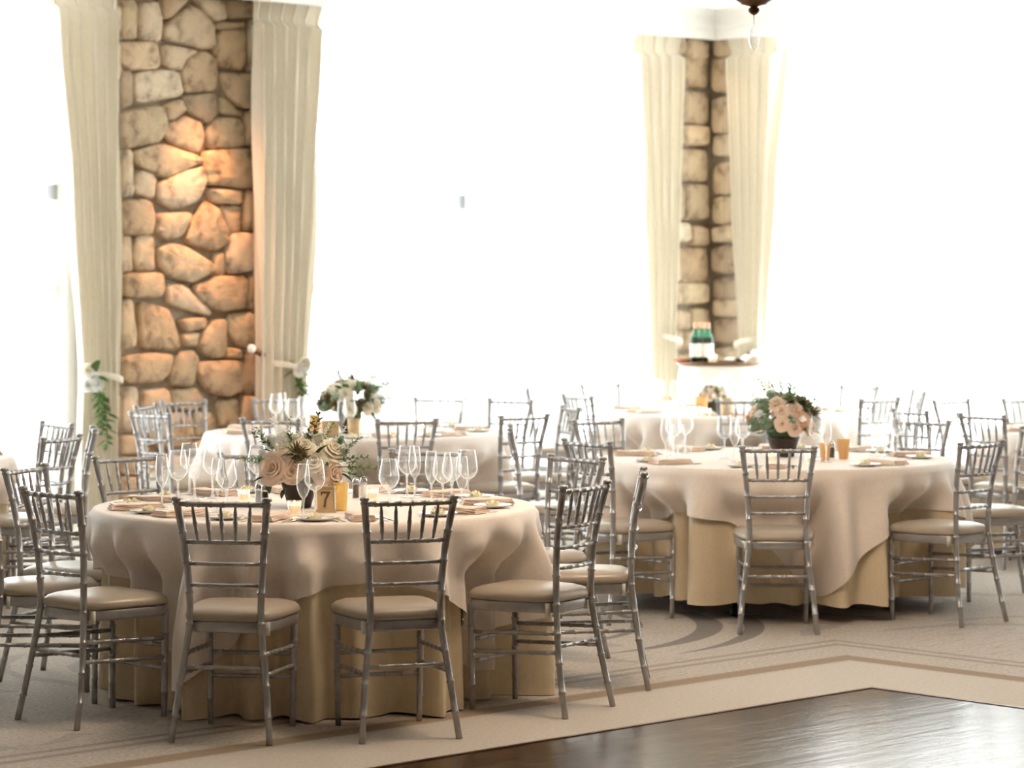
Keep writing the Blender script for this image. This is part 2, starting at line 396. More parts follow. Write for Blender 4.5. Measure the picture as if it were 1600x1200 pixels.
# ------------------------------------------------------------------ stones of the pier, traced one by one
Z1 = [[(555,5),(620,5),(630,100),(625,175),(555,180)],[(635,20),(715,12),(735,90),(725,190),(640,180)],[(745,-5),(860,-5),(790,70),(745,90)],[(870,30),(925,60),(975,120),(985,215),(930,225),(760,185),(750,130),(800,80)],[(890,-5),(1010,5),(1035,85),(985,95),(925,45)],[(1025,5),(1165,5),(1165,85),(1050,90)],[(990,105),(1120,105),(1110,130),(1000,140)],[(1000,155),(1040,143),(1120,143),(1120,320),(1010,310),(985,230)],[(1130,100),(1168,100),(1168,330),(1130,325)],[(558,200),(715,195),(730,300),(710,318),(600,322),(556,290)],[(750,205),(910,238),(850,270),(830,320),(760,310)],[(870,262),(940,243),(985,268),(1000,340),(985,418),(850,428),(838,330)],[(1010,340),(1165,345),(1168,495),(1110,500),(1050,450)],[(555,335),(600,335),(605,480),(556,500)],[(615,350),(690,328),(815,330),(838,430),(820,445),(625,480)],[(760,490),(825,464),(850,510),(790,555),(770,545)],[(835,447),(985,434),(1000,520),(950,572),(860,515)],[(1010,455),(1050,470),(1090,510),(1110,540),(1010,525)],[(1125,520),(1168,515),(1170,665),(1130,670)],[(556,520),(740,492),(762,580),(720,658),(558,688)],[(770,580),(850,542),(920,570),(935,640),(910,708),(790,665),(752,620)],[(1000,547),(1100,552),(1125,600),(1120,678),(960,688),(950,600)],[(610,702),(740,668),(900,722),(928,747),(830,790),(760,820),(640,770)],[(940,702),(1165,687),(1172,860),(1150,872),(950,855),(935,780)],[(556,702),(600,697),(608,900),(556,910)],[(630,790),(710,812),(700,918),(615,895)],[(725,852),(830,803),(930,772),(940,850),(900,930),(800,965),(725,930)],[(955,872),(1110,882),(1110,945),(980,940)],[(1125,885),(1178,885),(1178,1065),(1120,1060)],[(556,930),(680,930),(700,1000),(690,1085),(560,1085)],[(715,990),(880,985),(830,1090),(760,1105),(718,1070)],[(940,932),(1000,972),(1045,1080),(1050,1120),(980,1158),(850,1118),(880,1030)],[(1015,955),(1105,957),(1100,1070),(1050,1075)]]
Z2 = [[(1060,50),(1175,42),(1175,208),(1060,228),(1040,150)],[(550,60),(600,60),(605,215),(550,220)],[(620,57),(700,60),(705,208),(625,213),(607,140)],[(730,112),(790,92),(860,117),(968,182),(972,218),(880,268),(770,240),(730,180)],[(987,142),(1033,137),(1028,233),(987,225)],[(565,232),(735,227),(745,290),(730,335),(570,340)],[(770,282),(850,288),(970,410),(950,423),(770,370)],[(900,282),(1000,248),(1128,244),(1123,388),(1000,398),(930,360),(892,310)],[(1138,232),(1180,217),(1180,395),(1142,390)],[(550,357),(600,352),(623,560),(555,580)],[(637,362),(720,382),(770,402),(823,560),(800,578),(640,573)],[(825,442),(940,432),(940,480),(860,498)],[(1062,422),(1180,412),(1180,553),(1110,568),(1057,510),(1047,450)],[(977,452),(1030,442),(1030,608),(960,618),(912,570),(932,500)],[(842,512),(908,503),(900,562),(850,558)],[(560,612),(690,602),(788,607),(760,700),(720,728),(560,738)],[(810,602),(880,588),(906,622),(880,748),(770,738)],[(920,637),(1110,632),(1105,768),(1050,793),(960,773),(907,690)],[(1125,592),(1182,592),(1182,790),(1120,780)],[(1042,575),(1100,582),(1100,620),(1042,617)],[(560,760),(630,760),(638,958),(560,960)],[(645,770),(760,762),(780,840),(700,878),(645,860)],[(790,772),(900,762),(955,828),(890,858),(800,850)],[(890,872),(980,880),(988,958),(900,988)],[(1000,822),(1100,812),(1090,930),(1010,930)],[(1112,800),(1182,805),(1182,940),(1105,940)],[(560,980),(640,978),(690,1050),(570,1070)],[(650,890),(880,873),(890,1018),(720,1040)],[(900,1003),(1180,953),(1180,1060),(900,1060)]]
polys = [[(x / 2.963, y / 2.963) for x, y in p] for p in Z1] + [[(x / 2.963, 350 + y / 2.963) for x, y in p] for p in Z2]
rs = random.Random(5)
# rows under the traced part, behind the chairs
yy = 712
while yy < 815:
    xx = 186.0; h = rs.uniform(26, 36)
    while xx < 396:
        w_ = min(rs.uniform(34, 62), 399 - xx)
        polys.append([(xx, yy + rs.uniform(0, 4)), (xx + w_ - 4, yy + rs.uniform(0, 4)), (xx + w_ - 3, yy + h - 4), (xx + w_ * .5, yy + h - 3 + rs.uniform(-2, 1)), (xx + 1, yy + h - 5)])
        xx += w_
    yy += h
def chaikin(p, k=2):
    for _ in range(k):
        q = []
        for i in range(len(p)):
            a, b = Vector(p[i]), Vector(p[(i + 1) % len(p)]); q += [a * .87 + b * .13, a * .13 + b * .87]
        p = q
    return p
def stone(parent, poly, toW, depth, mt='stone'):
    """poly in wall coordinates (u, z); toW(u, out, z) -> world"""
    p = chaikin([Vector(q) for q in poly]); n = len(p)
    c = sum(p, Vector((0, 0))) / n; size = max((q - c).length for q in p)
    rows = []
    jit = [rs.uniform(-.006, .006) for _ in range(n)]
    for ins, out in ((0, -.03), (0.0, depth * .55), (min(.008, size * .08), depth * .9), (min(.024, size * .2), depth), (size * .55, depth * 1.12)):
        row = []
        for i, q in enumerate(p):
            v = q - c; l = v.length
            k = max(.15, (l - ins) / l) if ins < size * .5 else .45
            row.append(toW(c.x + v.x * k, out + (jit[i] if out > 0 else 0), c.y + v.y * k))
        rows.append(row)
    mb = MB(); o = mb.grid(rows, close_u=True); mb.f.append(tuple(o + 4 * n + i for i in range(n)))
    mb.f = [tuple(reversed(f)) for f in mb.f]
    w0 = toW(c.x, 0, c.y)
    mb.v = [tuple(Vector(v) - w0) for v in mb.v]
    return obj('stone', mb, mt, parent, loc=w0)
for p in polys:
    q = []
    for x, y in p:
        s_, d_ = wallA(x); q.append((s_, zat(y, d_)))
    q = [(s_, min(z, HEAD - .005)) for s_, z in q]
    c_ = sum((Vector(v) for v in q), Vector((0, 0))) / len(q)
    q = [tuple(c_ + (Vector(v) - c_) * (1 + .013 / max(.05, (Vector(v) - c_).length))) for v in q]; q = [(a_, min(b_, HEAD - .005)) for a_, b_ in q]
    stone(pier, q, lambda u, o, z: RW(-u, .02 - o, z), rs.uniform(.045, .075))
# stones at the two flanks of the pier (behind the drapes) and round the corner, in rough courses
def courses(parent, u0, u1, toW, seed, hmin=.16, hmax=.34, wmin=.2, wmax=.5, mt='stone'):
    r = random.Random(seed); z = .02
    while z < HEAD - .06:
        h = min(r.uniform(hmin, hmax), HEAD - .01 - z)
        if HEAD - z - h < .1: h = HEAD - .01 - z
        u = u0
        while u < u1 - .02:
            w_ = r.uniform(wmin, wmax)
            if u1 - u - w_ < .14: w_ = u1 - u
            g = .007; z_ = z; z = z + r.uniform(-.02, .02) * (z > .1)
            poly = [(u + g, z + g + r.uniform(0, .02)), (u + w_ * r.uniform(.35, .65), z + g), (u + w_ - g, z + g + r.uniform(0, .02)), (u + w_ - g, z + h - g - r.uniform(0, .03)), (u + w_ * r.uniform(.3, .7), z + h - g), (u + g, z + h - g - r.uniform(0, .03))]
            poly = [(a_, min(b_, HEAD - .004)) for a_, b_ in poly]; z = z_; stone(parent, poly, toW, r.uniform(.04, .09), mt); u += w_
        z += h
courses(pier, wallA(398)[0] * 0 + sP1b, wallA(401)[0], lambda u, o, z: RW(-u, .02 - o, z), 3, wmin=.3)
courses(pier, wallA(184)[0], sP1a, lambda u, o, z: RW(-u, .02 - o, z), 4, wmin=.3)
courses(cornA, .05, sPCa, lambda u, o, z: RW(-u, .02 - o, z), 11, wmin=.22, wmax=.42)
courses(cornB, .05, sPCb, lambda u, o, z: RW(.02 - o, -u, z), 12, wmin=.22, wmax=.42)

# ------------------------------------------------------------------ sheers and drapes
def sheer(a_wall, s0, s1, label, seed):
    r = random.Random(seed); n = int((s1 - s0) / .016); rows = []
    ph = r.uniform(0, 6)
    zs = [CB + .05, CB - .02, CB - .08, CB - .3, 2.6, 1.8, 1.0, .4, .03]
    for z in zs:
        row = []; amp = .012 if z > CB - .1 else .028
        for i in range(n + 1):
            u = s0 + (s1 - s0) * i / n
            off = .075 + amp * (sin(u * 52 + ph + .7 * sin(u * 5 + z * .4)) + .35 * sin(u * 23 + 1.3 * z * .3))
            row.append(RW(-u, -off, z) if a_wall else RW(-off, -u, z))
        rows.append(row)
    o = obj('sheer_curtain', MB_grid(rows), 'sheer'); return tag(o, label, 'curtain', 'white sheer curtains')
def MB_grid(rows):
    mb = MB(); mb.grid(rows); return mb
mid = (sPCa + sP1b) / 2
sheer(True, sPCa - .25, mid + .02, 'white sheer curtain over the window next to the stone corner', 1)
sheer(True, mid - .02, sP1b + .25, 'white sheer curtain over the window right beside the orange-lit stone pier', 2)
sheer(True, sP1a - .25, WIN_A2[1], 'white sheer curtain behind the drape tied back with a white rose posy', 3)
sheer(False, sPCb - .25, sPCb + 3.6, 'white sheer curtain on the wall beyond the champagne bottles, next to the corner', 4)
sheer(False, sPCb + 3.6, WIN_B[1], 'white sheer curtain on the right-hand window wall away from the corner', 5)

def drape(wallf, a_wall, ctrl, label, seed, n=6):
    """ctrl: (row, left px, right px) from top to bottom; the hanging edge of a lined drape"""
    r = random.Random(seed); rows = []
    pm = (ctrl[0][1] + ctrl[0][2]) / 2; OFF = .26
    dm = wallf(pm, OFF)[1]
    C_ = [(min(zat(y, dm), CB + .02) if i == 0 else zat(y, dm), wallf(l, OFF)[0], wallf(rr, OFF)[0]) for i, (y, l, rr) in enumerate(ctrl)]
    C_[0] = (CB + .02, C_[0][1], C_[0][2])
    zs = [CB + .02, CB - .02, CB - .05, CB - .09, CB - .12, CB - .16] + [CB - .16 - (CB - .18) * i / 44 for i in range(1, 45)]
    ph = [r.uniform(-.35, .35) for _ in range(n + 1)]
    m = n * 12
    for z in zs:
        for i in range(len(C_) - 1):
            if z >= C_[i + 1][0] or i == len(C_) - 2:
                t = max(0, min(1, (C_[i][0] - z) / (C_[i][0] - C_[i + 1][0]))); t = ss(0, 1, t) * .5 + t * .5
                l = C_[i][1] + (C_[i + 1][1] - C_[i][1]) * t; rr = C_[i][2] + (C_[i + 1][2] - C_[i][2]) * t; break
        wd = abs(rr - l); amp = min(.12, wd / n * 1.0)
        if z > CB - .14: amp *= .3 + .35 * abs((CB - .1) - z) / .12
        row = []
        for k in range(m + 1):
            t = k / m; q = t * n; kk = int(min(q, n - 1))
            phase = 2 * pi * q + ph[kk] * (1 - (q - kk)) + ph[kk + 1] * (q - kk) + .5 * sin(z * 1.7 + kk)
            u = l + (rr - l) * (t + .17 / n * sin(2 * phase))
            off = OFF - .02 + amp * sin(phase)
            row.append(RW(-u, -off, z) if a_wall else RW(-off, -u, z))
        rows.append(row)
    root = thing('drape', label, 'curtain', (0, 0, 0), 0, 'pleated beige drapes')
    for nm, rr_ in (('pinch_pleat_heading', rows[:5]), ('panel', rows[4:])):
        b_ = MB(); b_.grid(rr_); o_ = obj(nm, b_, 'drape', root)
    return root, OFF
dr = []
dr.append(drape(wallA, True, [(-5, 76, 190), (60, 82, 188), (300, 106, 187), (590, 126, 186), (760, 120, 187), (960, 118, 188)], 'beige pleated drape left of the orange-lit stone pier', 1))
dr.append(drape(wallA, True, [(15, 395, 511), (60, 397, 504), (300, 400, 493), (572, 404, 478), (760, 404, 484), (960, 404, 486)], 'beige pleated drape right of the orange-lit stone pier', 2))
dr.append(drape(wallA, True, [(60, 982, 1068), (110, 986, 1067), (300, 995, 1064), (530, 1012, 1056), (640, 1016, 1060), (880, 1016, 1060)], 'beige pleated drape left of the dark stone corner', 3, 5))
dr.append(drape(wallB, False, [(60, 1140, 1228), (110, 1141, 1224), (300, 1146, 1212), (535, 1156, 1192), (640, 1152, 1200), (880, 1150, 1204)], 'beige pleated drape right of the dark stone corner', 4, 5))
def tieback(wallf, a_wall, l, r, py, label):
    pm = (l + r) / 2; s0, d0 = wallf(l, .2); s1, d1 = wallf(r, .2); z = zat(py, (d0 + d1) / 2)
    c = (s0 + s1) / 2; hw = abs(s1 - s0) / 2 - .03
    rows = []
    for i in range(25):
        t = 2 * pi * i / 24; u = c + hw * cos(t); off = .25 + .125 * sin(t)
        f = RW if a_wall else (lambda a, b, zz: RW(b, a, zz))
        zz = z + .03 * cos(t)
        rows.append([f(-u, -off, zz - .02), f(-u, -off - .004 * sin(t), zz), f(-u, -off, zz + .02)])
    o = obj('tieback_band', MB_grid(rows), 'drape'); return tag(o, label, 'tieback')
tieback(wallA, True, 126, 186, 588, 'beige fabric tieback round the drape left of the stone pier')
tieback(wallA, True, 404, 478, 572, 'beige fabric tieback round the drape right of the stone pier')
tieback(wallA, True, 1012, 1056, 530, 'beige fabric tieback round the drape left of the dark corner')
tieback(wallB, False, 1156, 1192, 535, 'beige fabric tieback round the drape right of the dark corner')
def holdback(wallf, a_wall, p0, p1, label):
    (x0, y0), (x1, y1) = p0, p1
    s0, d0 = wallf(x0, .02); s1, d1 = wallf(x1, .36)
    f = (lambda u, o, z: RW(-u, -o, z)) if a_wall else (lambda u, o, z: RW(-o, -u, z))
    a, b = f(s0, -.02, zat(y0, d0)), f(s1, .36, zat(y1, d1))
    root = thing('curtain_holdback', label, 'holdback', a)
    v = b - a
    obj('arm', MB().tube([v * t for t in (0, .25, .5, .75, .97)], [.028, .022, .026, .02, .022], 10), 'bronze', root)
    obj('knob', MB().lathe([(.002, -.03), (.02, -.026), (.03, -.01), (.03, .01), (.02, .026), (.002, .03)], 12, v), 'china', root)
holdback(wallA, True, (452, 572), (393, 545), 'brown curtain holdback with pale knob on the drape right of the pier')
holdback(wallB, False, (1150, 556), (1178, 552), 'brown curtain holdback with pale knob beside the champagne bottles')

# ------------------------------------------------------------------ chandelier (only its bottom hangs into view) and ceiling lamps
CHX = ray(1178, 11.0)
ch = thing('chandelier', 'dark bronze chandelier with a clear crystal drop hanging over the room', 'chandelier', (CHX, 11.0, CEIL))
zc = lambda py: zat(py, 11.0) - CEIL
obj('finial', MB().lathe([(.002, zc(24)), (.012, zc(22)), (.022, zc(18)), (.021, zc(14)), (.013, zc(11)), (.02, zc(9.5)), (.05, zc(7)), (.053, zc(5)), (.07, zc(1)), (.1, zc(-7)), (.13, zc(-22)), (.12, zc(-36)), (.05, zc(-46)), (.03, zc(-60)), (.045, zc(-80)), (.03, zc(-110))], 24), 'bronze', ch)
obj('stem', MB().tube([(0, 0, zc(-100)), (0, 0, -.02)], .014, 10), 'bronze', ch)
obj('canopy', MB().lathe([(.01, -.05), (.05, -.04), (.075, -.012), (.075, 0)], 20), 'bronze', ch)
cr = obj('crystal_drop', MB().lathe([(.001, zc(79)), (.012, zc(76)), (.02, zc(68)), (.0215, zc(62)), (.017, zc(52)), (.008, zc(43)), (.002, zc(38))], 10), 'crystal', ch)
flat(cr.data)
obj('crystal_wire', MB().tube([(0, 0, zc(38)), (0, 0, zc(23))], .0015, 6), 'steel', ch)
for k in range(8):
    a = k * pi / 4 + .2; pts = catmull([(.03 * cos(a), .03 * sin(a), zc(-70)), (.22 * cos(a), .22 * sin(a), zc(-60)), (.42 * cos(a), .42 * sin(a), zc(-85)), (.46 * cos(a), .46 * sin(a), zc(-125))], 5)
    arm = obj('arm', MB().tube(pts, .011, 8), 'bronze', ch)
    e_ = pts[-1]
    obj('candle_sleeve', MB().tube([e_, e_ + Vector((0, 0, .09))], .013, 10), 'china', arm)
    obj('bulb', MB().lathe([(.004, 0), (.014, .02), (.012, .04), (.002, .065)], 10, e_ + Vector((0, 0, .09))), 'bulb', arm)
def lamp(name, kind, loc, power, col, parent=None, **kw):
    l = bpy.data.lights.new(name, kind); l.energy = power; l.color = col
    for k, v in kw.items(): setattr(l, k, v)
    o = bpy.data.objects.new(name, l); COL.objects.link(o); o.location = loc
    if parent: o.parent = parent
    return o
lamp('chandelier_light_offscreen', 'POINT', (CHX, 11.0, 3.4), 90.0, (1, .78, .55), shadow_soft_size=.4)
def downlight(name, x, y, label, power, col, tgt=None, size=1.9):
    root = thing('recessed_light', label, 'ceiling light', (x, y, CEIL), 0, 'recessed ceiling lights')
    obj('trim_ring', MB().lathe([(.055, -.002), (.062, -.012), (.085, -.01), (.09, .002)], 24), 'white', root)
    obj('lens', MB().lathe([(.001, -.004), (.056, -.004)], 24), 'bulb', root)
    l = lamp(name, 'SPOT', (x, y, CEIL - .03), power, col, spot_size=size, spot_blend=.9, shadow_soft_size=.08)
    if tgt is not None:
        l.rotation_euler = (Vector(tgt) - Vector((x, y, CEIL - .03))).to_track_quat('-Z', 'Y').to_euler()
p = RW(-.75, -.75); downlight('corner_recessed_light', p.x, p.y, 'small recessed ceiling light glowing above the dark stone corner', 8, (1, .7, .45), tgt=(C2.x, C2.y, 1.2), size=1.2)
p = RW(-(wallA(300)[0]), -.46); pw = RW(-(wallA(303)[0]), 0, 1.2)
downlight('pier_recessed_light_offscreen', p.x, p.y, 'recessed ceiling light grazing the orange-lit stone pier', 520, (1, .42, .18), tgt=(pw.x, pw.y, .9), size=.66)

# ------------------------------------------------------------------ chair
def bamboo(pts, r0, r1, step, n=9, first=None, bulge=1.22, seg=.05, mid=None):
    pts = [Vector(p) for p in pts]; ln = [0]
    for a, b in zip(pts, pts[1:]): ln.append(ln[-1] + (b - a).length)
    T = ln[-1]
    def at(t):
        for i in range(len(pts) - 1):
            if t <= ln[i + 1] or i == len(pts) - 2:
                k = (t - ln[i]) / (ln[i + 1] - ln[i]); return pts[i].lerp(pts[i + 1], k)
    nodes = []; t = first if first is not None else step
    while t < T - .015: nodes.append(t); t += step
    st = {0.0: 1.0, T: 1.0}
    k = int(T / seg)
    for i in range(1, k):
        tt = T * i / k
        if all(abs(tt - q) > .008 for q in nodes): st[tt] = 1.0
    for q in nodes:
        st[q - .0055] = 1.0; st[q - .003] = bulge; st[q] = bulge * .97; st[q + .003] = bulge; st[q + .0055] = 1.0
    ks = sorted(st)
    def rad(t):
        f = t / T
        if mid: return r0 + (mid - r0) * sin(pi * f)
        return r0 + (r1 - r0) * f
    return MB().tube([at(t) for t in ks], [rad(t) * st[t] for t in ks], n)
CH_BACK = .25
postR = catmull([(.188, -.268, 0), (.167, -.228, .2), (.141, -.200, .40), (.136, -.195, .5), (.149, -.208, .7), (.174, -.25, .905)], 6)
def post(sg):
    mb = bamboo([(sg * p.x, p.y, p.z) for p in postR], .0125, .0145, .115, 10, .10)
    mb.lathe([(.0145, 0), (.0185, .002), (.0195, .008), (.017, .014), (.001, .016)], 10, (sg * .174, -.25, .897)); return mb
def back_at(z):
    for a, b in zip(postR, postR[1:]):
        if a.z <= z <= b.z: return a.lerp(b, (z - a.z) / (b.z - a.z))
def rail(z, r, bow=.018, step=.048):
    p = back_at(z); pts = [(p.x * t, p.y - bow * (1 - t * t), p.z) for t in [-1 + i / 5 for i in range(11)]]
    return bamboo(pts, r, r, step, 8, .04)
def spindle(x):
    a, b = back_at(.745), back_at(.882)
    q = lambda p, t: Vector((x * t, p.y - .018 * (1 - (x / .16) ** 2), p.z))
    return bamboo([q(a, .88), q(b, 1.0)], .0042, .0042, .038, 8, .035, 1.15, .02, .0082)
def leg(sg): return bamboo([(sg * .162, .178, 0), (sg * .166, .18, .2), (sg * .168, .18, .42)], .0115, .0145, .115, 10, .1)
def seat_outline(k=1.0, n=40):
    out = []
    for i in range(n):
        t = 2 * pi * i / n; c, s_ = cos(t), sin(t); e = 2 / 4.6
        x = abs(c) ** e * (1 if c > 0 else -1); y = abs(s_) ** e * (1 if s_ > 0 else -1)
        hw = .188 + .023 * y
        out.append((x * hw * k, y * .202 * k + .003))
    return out
def seat_frame():
    mb = MB(); rows = [[(x, y, z) for x, y in seat_outline(k)] for k, z in ((.80, .403), (.985, .403), (1.0, .408), (1.0, .438), (.985, .443), (.80, .443))]
    mb.grid(rows, close_u=True, close_v=True); return mb
def cushion():
    mb = MB(); rows = [[(x, y, z) for x, y in seat_outline(k)] for k, z in ((.96, .443), (1.015, .447), (1.03, .456), (1.015, .470), (.95, .483), (.82, .492), (.6, .497), (.3, .499), (.02, .5))]
    o = mb.grid(rows, close_u=True); mb.f.append(tuple(o + 8 * 40 + i for i in range(40))); return mb
def stretch(a, b): return bamboo([a, b], .0085, .0085, .07, 8, .05)
def ys(z): return back_at(z)
CHP = [('back_post', post(1), 'silver'), ('back_post', post(-1), 'silver'), ('front_leg', leg(1), 'silver'), ('front_leg', leg(-1), 'silver'),
       ('top_rail', rail(.885, .0098), 'silver'), ('back_rail', rail(.742, .0085), 'silver'), ('back_rail', rail(.66, .0075), 'silver'), ('back_rail', rail(.58, .0075), 'silver'),
       ('seat_frame', seat_frame(), 'silver'), ('cushion', cushion(), 'cushion')]
for i in range(5): CHP.append(('spindle', spindle((i - 2) * .0555), 'silver'))
for sg in (1, -1):
    for zb, zf in ((.325, .31), (.25, .235)):
        p = ys(zb); CHP.append(('stretcher', stretch((sg * p.x, p.y, zb), (sg * .167, .18, zf)), 'silver'))
    CHP.append(('strap', MB().box((sg * .150 - .012, -.172, .392), (sg * .150 + .012, -.158, .442)), 'strap'))
CHP.append(('stretcher', stretch((-.166, .18, .28), (.166, .18, .28)), 'silver')); CHP.append(('stretcher', stretch((-.165, .18, .19), (.165, .18, .19)), 'silver'))
p = ys(.275); CHP.append(('stretcher', stretch((-p.x, p.y, .275), (p.x, p.y, .275)), 'silver'))
CHM = []
for nm, mb, m_ in CHP:
    me = mb.mesh(nm); me.materials.append(M[m_]); CHM.append((nm, me))

# ------------------------------------------------------------------ tables: centre x, y; overlay corner angle; hem height
def tc(px, d): return Vector((ray(px, d), d))
TAB = {'seven': (tc(492, 11.86), radians(-28), .006), 'right': (tc(1212, 14.92), radians(-82), .085), 'pier': (tc(555, 17.45), radians(-20), .05),
       'left': (Vector((-3.6, 15.0)), radians(-60), .05), 'corner': (tc(1143, 20.1), radians(-40), .05), 'edge': (Vector((3.89, 17.6)), radians(-50), .05)}
WHERE = {'seven': 'table number seven', 'right': 'the dark-bowl bouquet table', 'pier': 'the stone pier table', 'left': 'the cut-off table by the drape', 'corner': 'the glass dome table', 'edge': 'the cut-off table by the window'}
RT = .915
# px, row of the back's top, table, facing override in degrees (0 = +x, 90 = away from camera), label
CHAIRS = [
 (346, 778, 'seven', None, 'silver chair backing onto the dance floor, bouquet side of table seven'),
 (640, 776, 'seven', None, 'silver chair backing onto the dance floor, gold votive side of table seven'),
 (915, 755, 'seven', None, 'silver chair turned side-on between the dance floor and table number seven'),
 (1006, 734, 'seven', 178, 'silver chair seen edge-on between table number seven and the dark-bowl bouquet table'),
 (79, 764, 'seven', None, 'silver chair turned three-quarter at table number seven, away from the dance floor corner'),
 (39, 728, 'seven', -20, 'silver chair facing the left glasses of table number seven, next to the half-hidden chair'),
 (-24, 747, 'seven', 14, 'silver chair at table number seven of which only one post shows'),
 (199, 711, 'seven', None, 'silver chair on the pier side of table number seven, nearest the tied drape'),
 (402, 706, 'seven', None, 'silver chair hidden behind the rose bouquet of table number seven'),
 (667, 702, 'seven', None, 'silver chair behind the right wine glasses of table number seven'),
 (901, 712, 'seven', None, 'silver chair on the window side of table number seven, facing back across its plates'),
 (931, 687, 'right', None, 'silver chair turned three-quarter at the dark-bowl bouquet table, on the table number seven side'),
 (935, 655, 'right', None, 'silver chair beyond the dark-bowl bouquet table, facing it beside its clustered glasses'),
 (797, 667, 'right', 0, 'silver chair seen edge-on, standing between table seven and the bouquet table'),
 (1216, 697, 'right', 88, 'silver chair straight in front of the dark-bowl bouquet, its back to the dance floor'),
 (1523, 689, 'right', None, 'silver chair turned three-quarter at the dark-bowl bouquet table, away from table seven'),
 (1616, 669, 'right', None, 'silver chair cut off at its back, seat toward the dark-bowl bouquet table'),
 (1441, 656, 'right', None, 'silver chair just beyond the glasses on the far side of the bouquet table'),
 (629, 653, 'pier', None, 'silver chair at the pier table, its back to table seven, right of the bouquet'),
 (423, 654, 'pier', None, 'silver chair at the pier table, its back to the rose bouquet of table seven'),
 (791, 647, 'pier', 128, 'silver chair turned three-quarter at the window end of the pier table'),
 (892, 635, 'pier', 196, 'silver chair turned nearly edge-on, densely overlapping spindles, beyond the pier table'),
 (825, 622, 'pier', None, 'silver chair facing the pier table with the sheer curtain right behind it'),
 (711, 618, 'pier', None, 'silver chair beyond the pier table glasses, back against the sheer curtain'),
 (401, 617, 'pier', None, 'pale-lit silver chair beyond the pier table, next to the right pier drape'),
 (228, 632, 'pier', -14, 'pale-lit silver chair edge-on before the stone pier, outermost of three'),
 (270, 625, 'pier', -46, 'pale-lit silver chair facing out before the stone pier, closest to the stones'),
 (267, 644, 'pier', 48, 'silver chair before the stone pier, its back turned, overlapping a paler chair'),
 (81, 660, 'left', None, 'silver chair against the white window left of the tied drape, facing out'),
 (97, 681, 'left', None, 'silver chair left of the tied drape, its back turned, overlapping another'),
 (147, 668, 'left', None, 'silver chair seen edge-on in front of the tied drape'),
 (1162, 623, 'corner', None, 'silver chair with its back to the dark-bowl bouquet, before the glass dome'),
 (907, 617, 'corner', None, 'silver chair turned three-quarter at the left end of the glass dome table'),
 (915, 598, 'corner', None, 'faint silver chair beyond the glass dome table, against the sheer curtain'),
 (824, 607, 'corner', 0, 'silver chair edge-on before the sheer curtain, facing the glass dome table'),
 (1375, 622, 'corner', None, 'silver chair turned three-quarter at the right end of the glass dome table'),
 (1343, 602, 'corner', None, 'faint silver chair at the right far side of the glass dome table'),
 (1436, 610, 'corner', 186, 'faint narrow silver chair edge-on, facing the glass dome table'),
 (1534, 647, 'edge', None, 'silver chair with its back to the bouquet table, seat under the cut-off table'),
 (1421, 640, 'edge', 28, 'narrow silver chair turned away beside the glasses, facing the cut-off table'),
 (1486, 624, 'edge', None, 'faint silver chair facing out beyond the cut-off table, before the sheer curtain'),
 (1604, 622, 'edge', None, 'faint silver chair cut off beyond the edge table, before the sheer curtain'),
]
SEATS = {k: [] for k in TAB}
for px, py, tk, ov, lab in CHAIRS:
    T = TAB[tk][0]; d = (CAMH - .909) * F / (py - YH); tm = Vector((ray(px, d), d))
    v = tm - T; dist = v.length
    lim = 1.30 if tk == 'seven' else 1.32
    dist2 = max(lim, min(dist, 1.62)); tm = T + v.normalized() * dist2
    ang = radians(ov) if ov is not None else atan2(-v.y, -v.x)
    fdir = Vector((cos(ang), sin(ang)))
    o2 = tm + fdir * CH_BACK
    root = thing('chiavari_chair', lab, 'chair', (o2.x, o2.y, 0), ang - pi / 2, 'silver chairs round the tables')
    for nm, me in CHM:
        c_ = bpy.data.objects.new(nm, me); COL.objects.link(c_); c_.parent = root
    SEATS[tk].append((o2, fdir, atan2(v.y, v.x)))

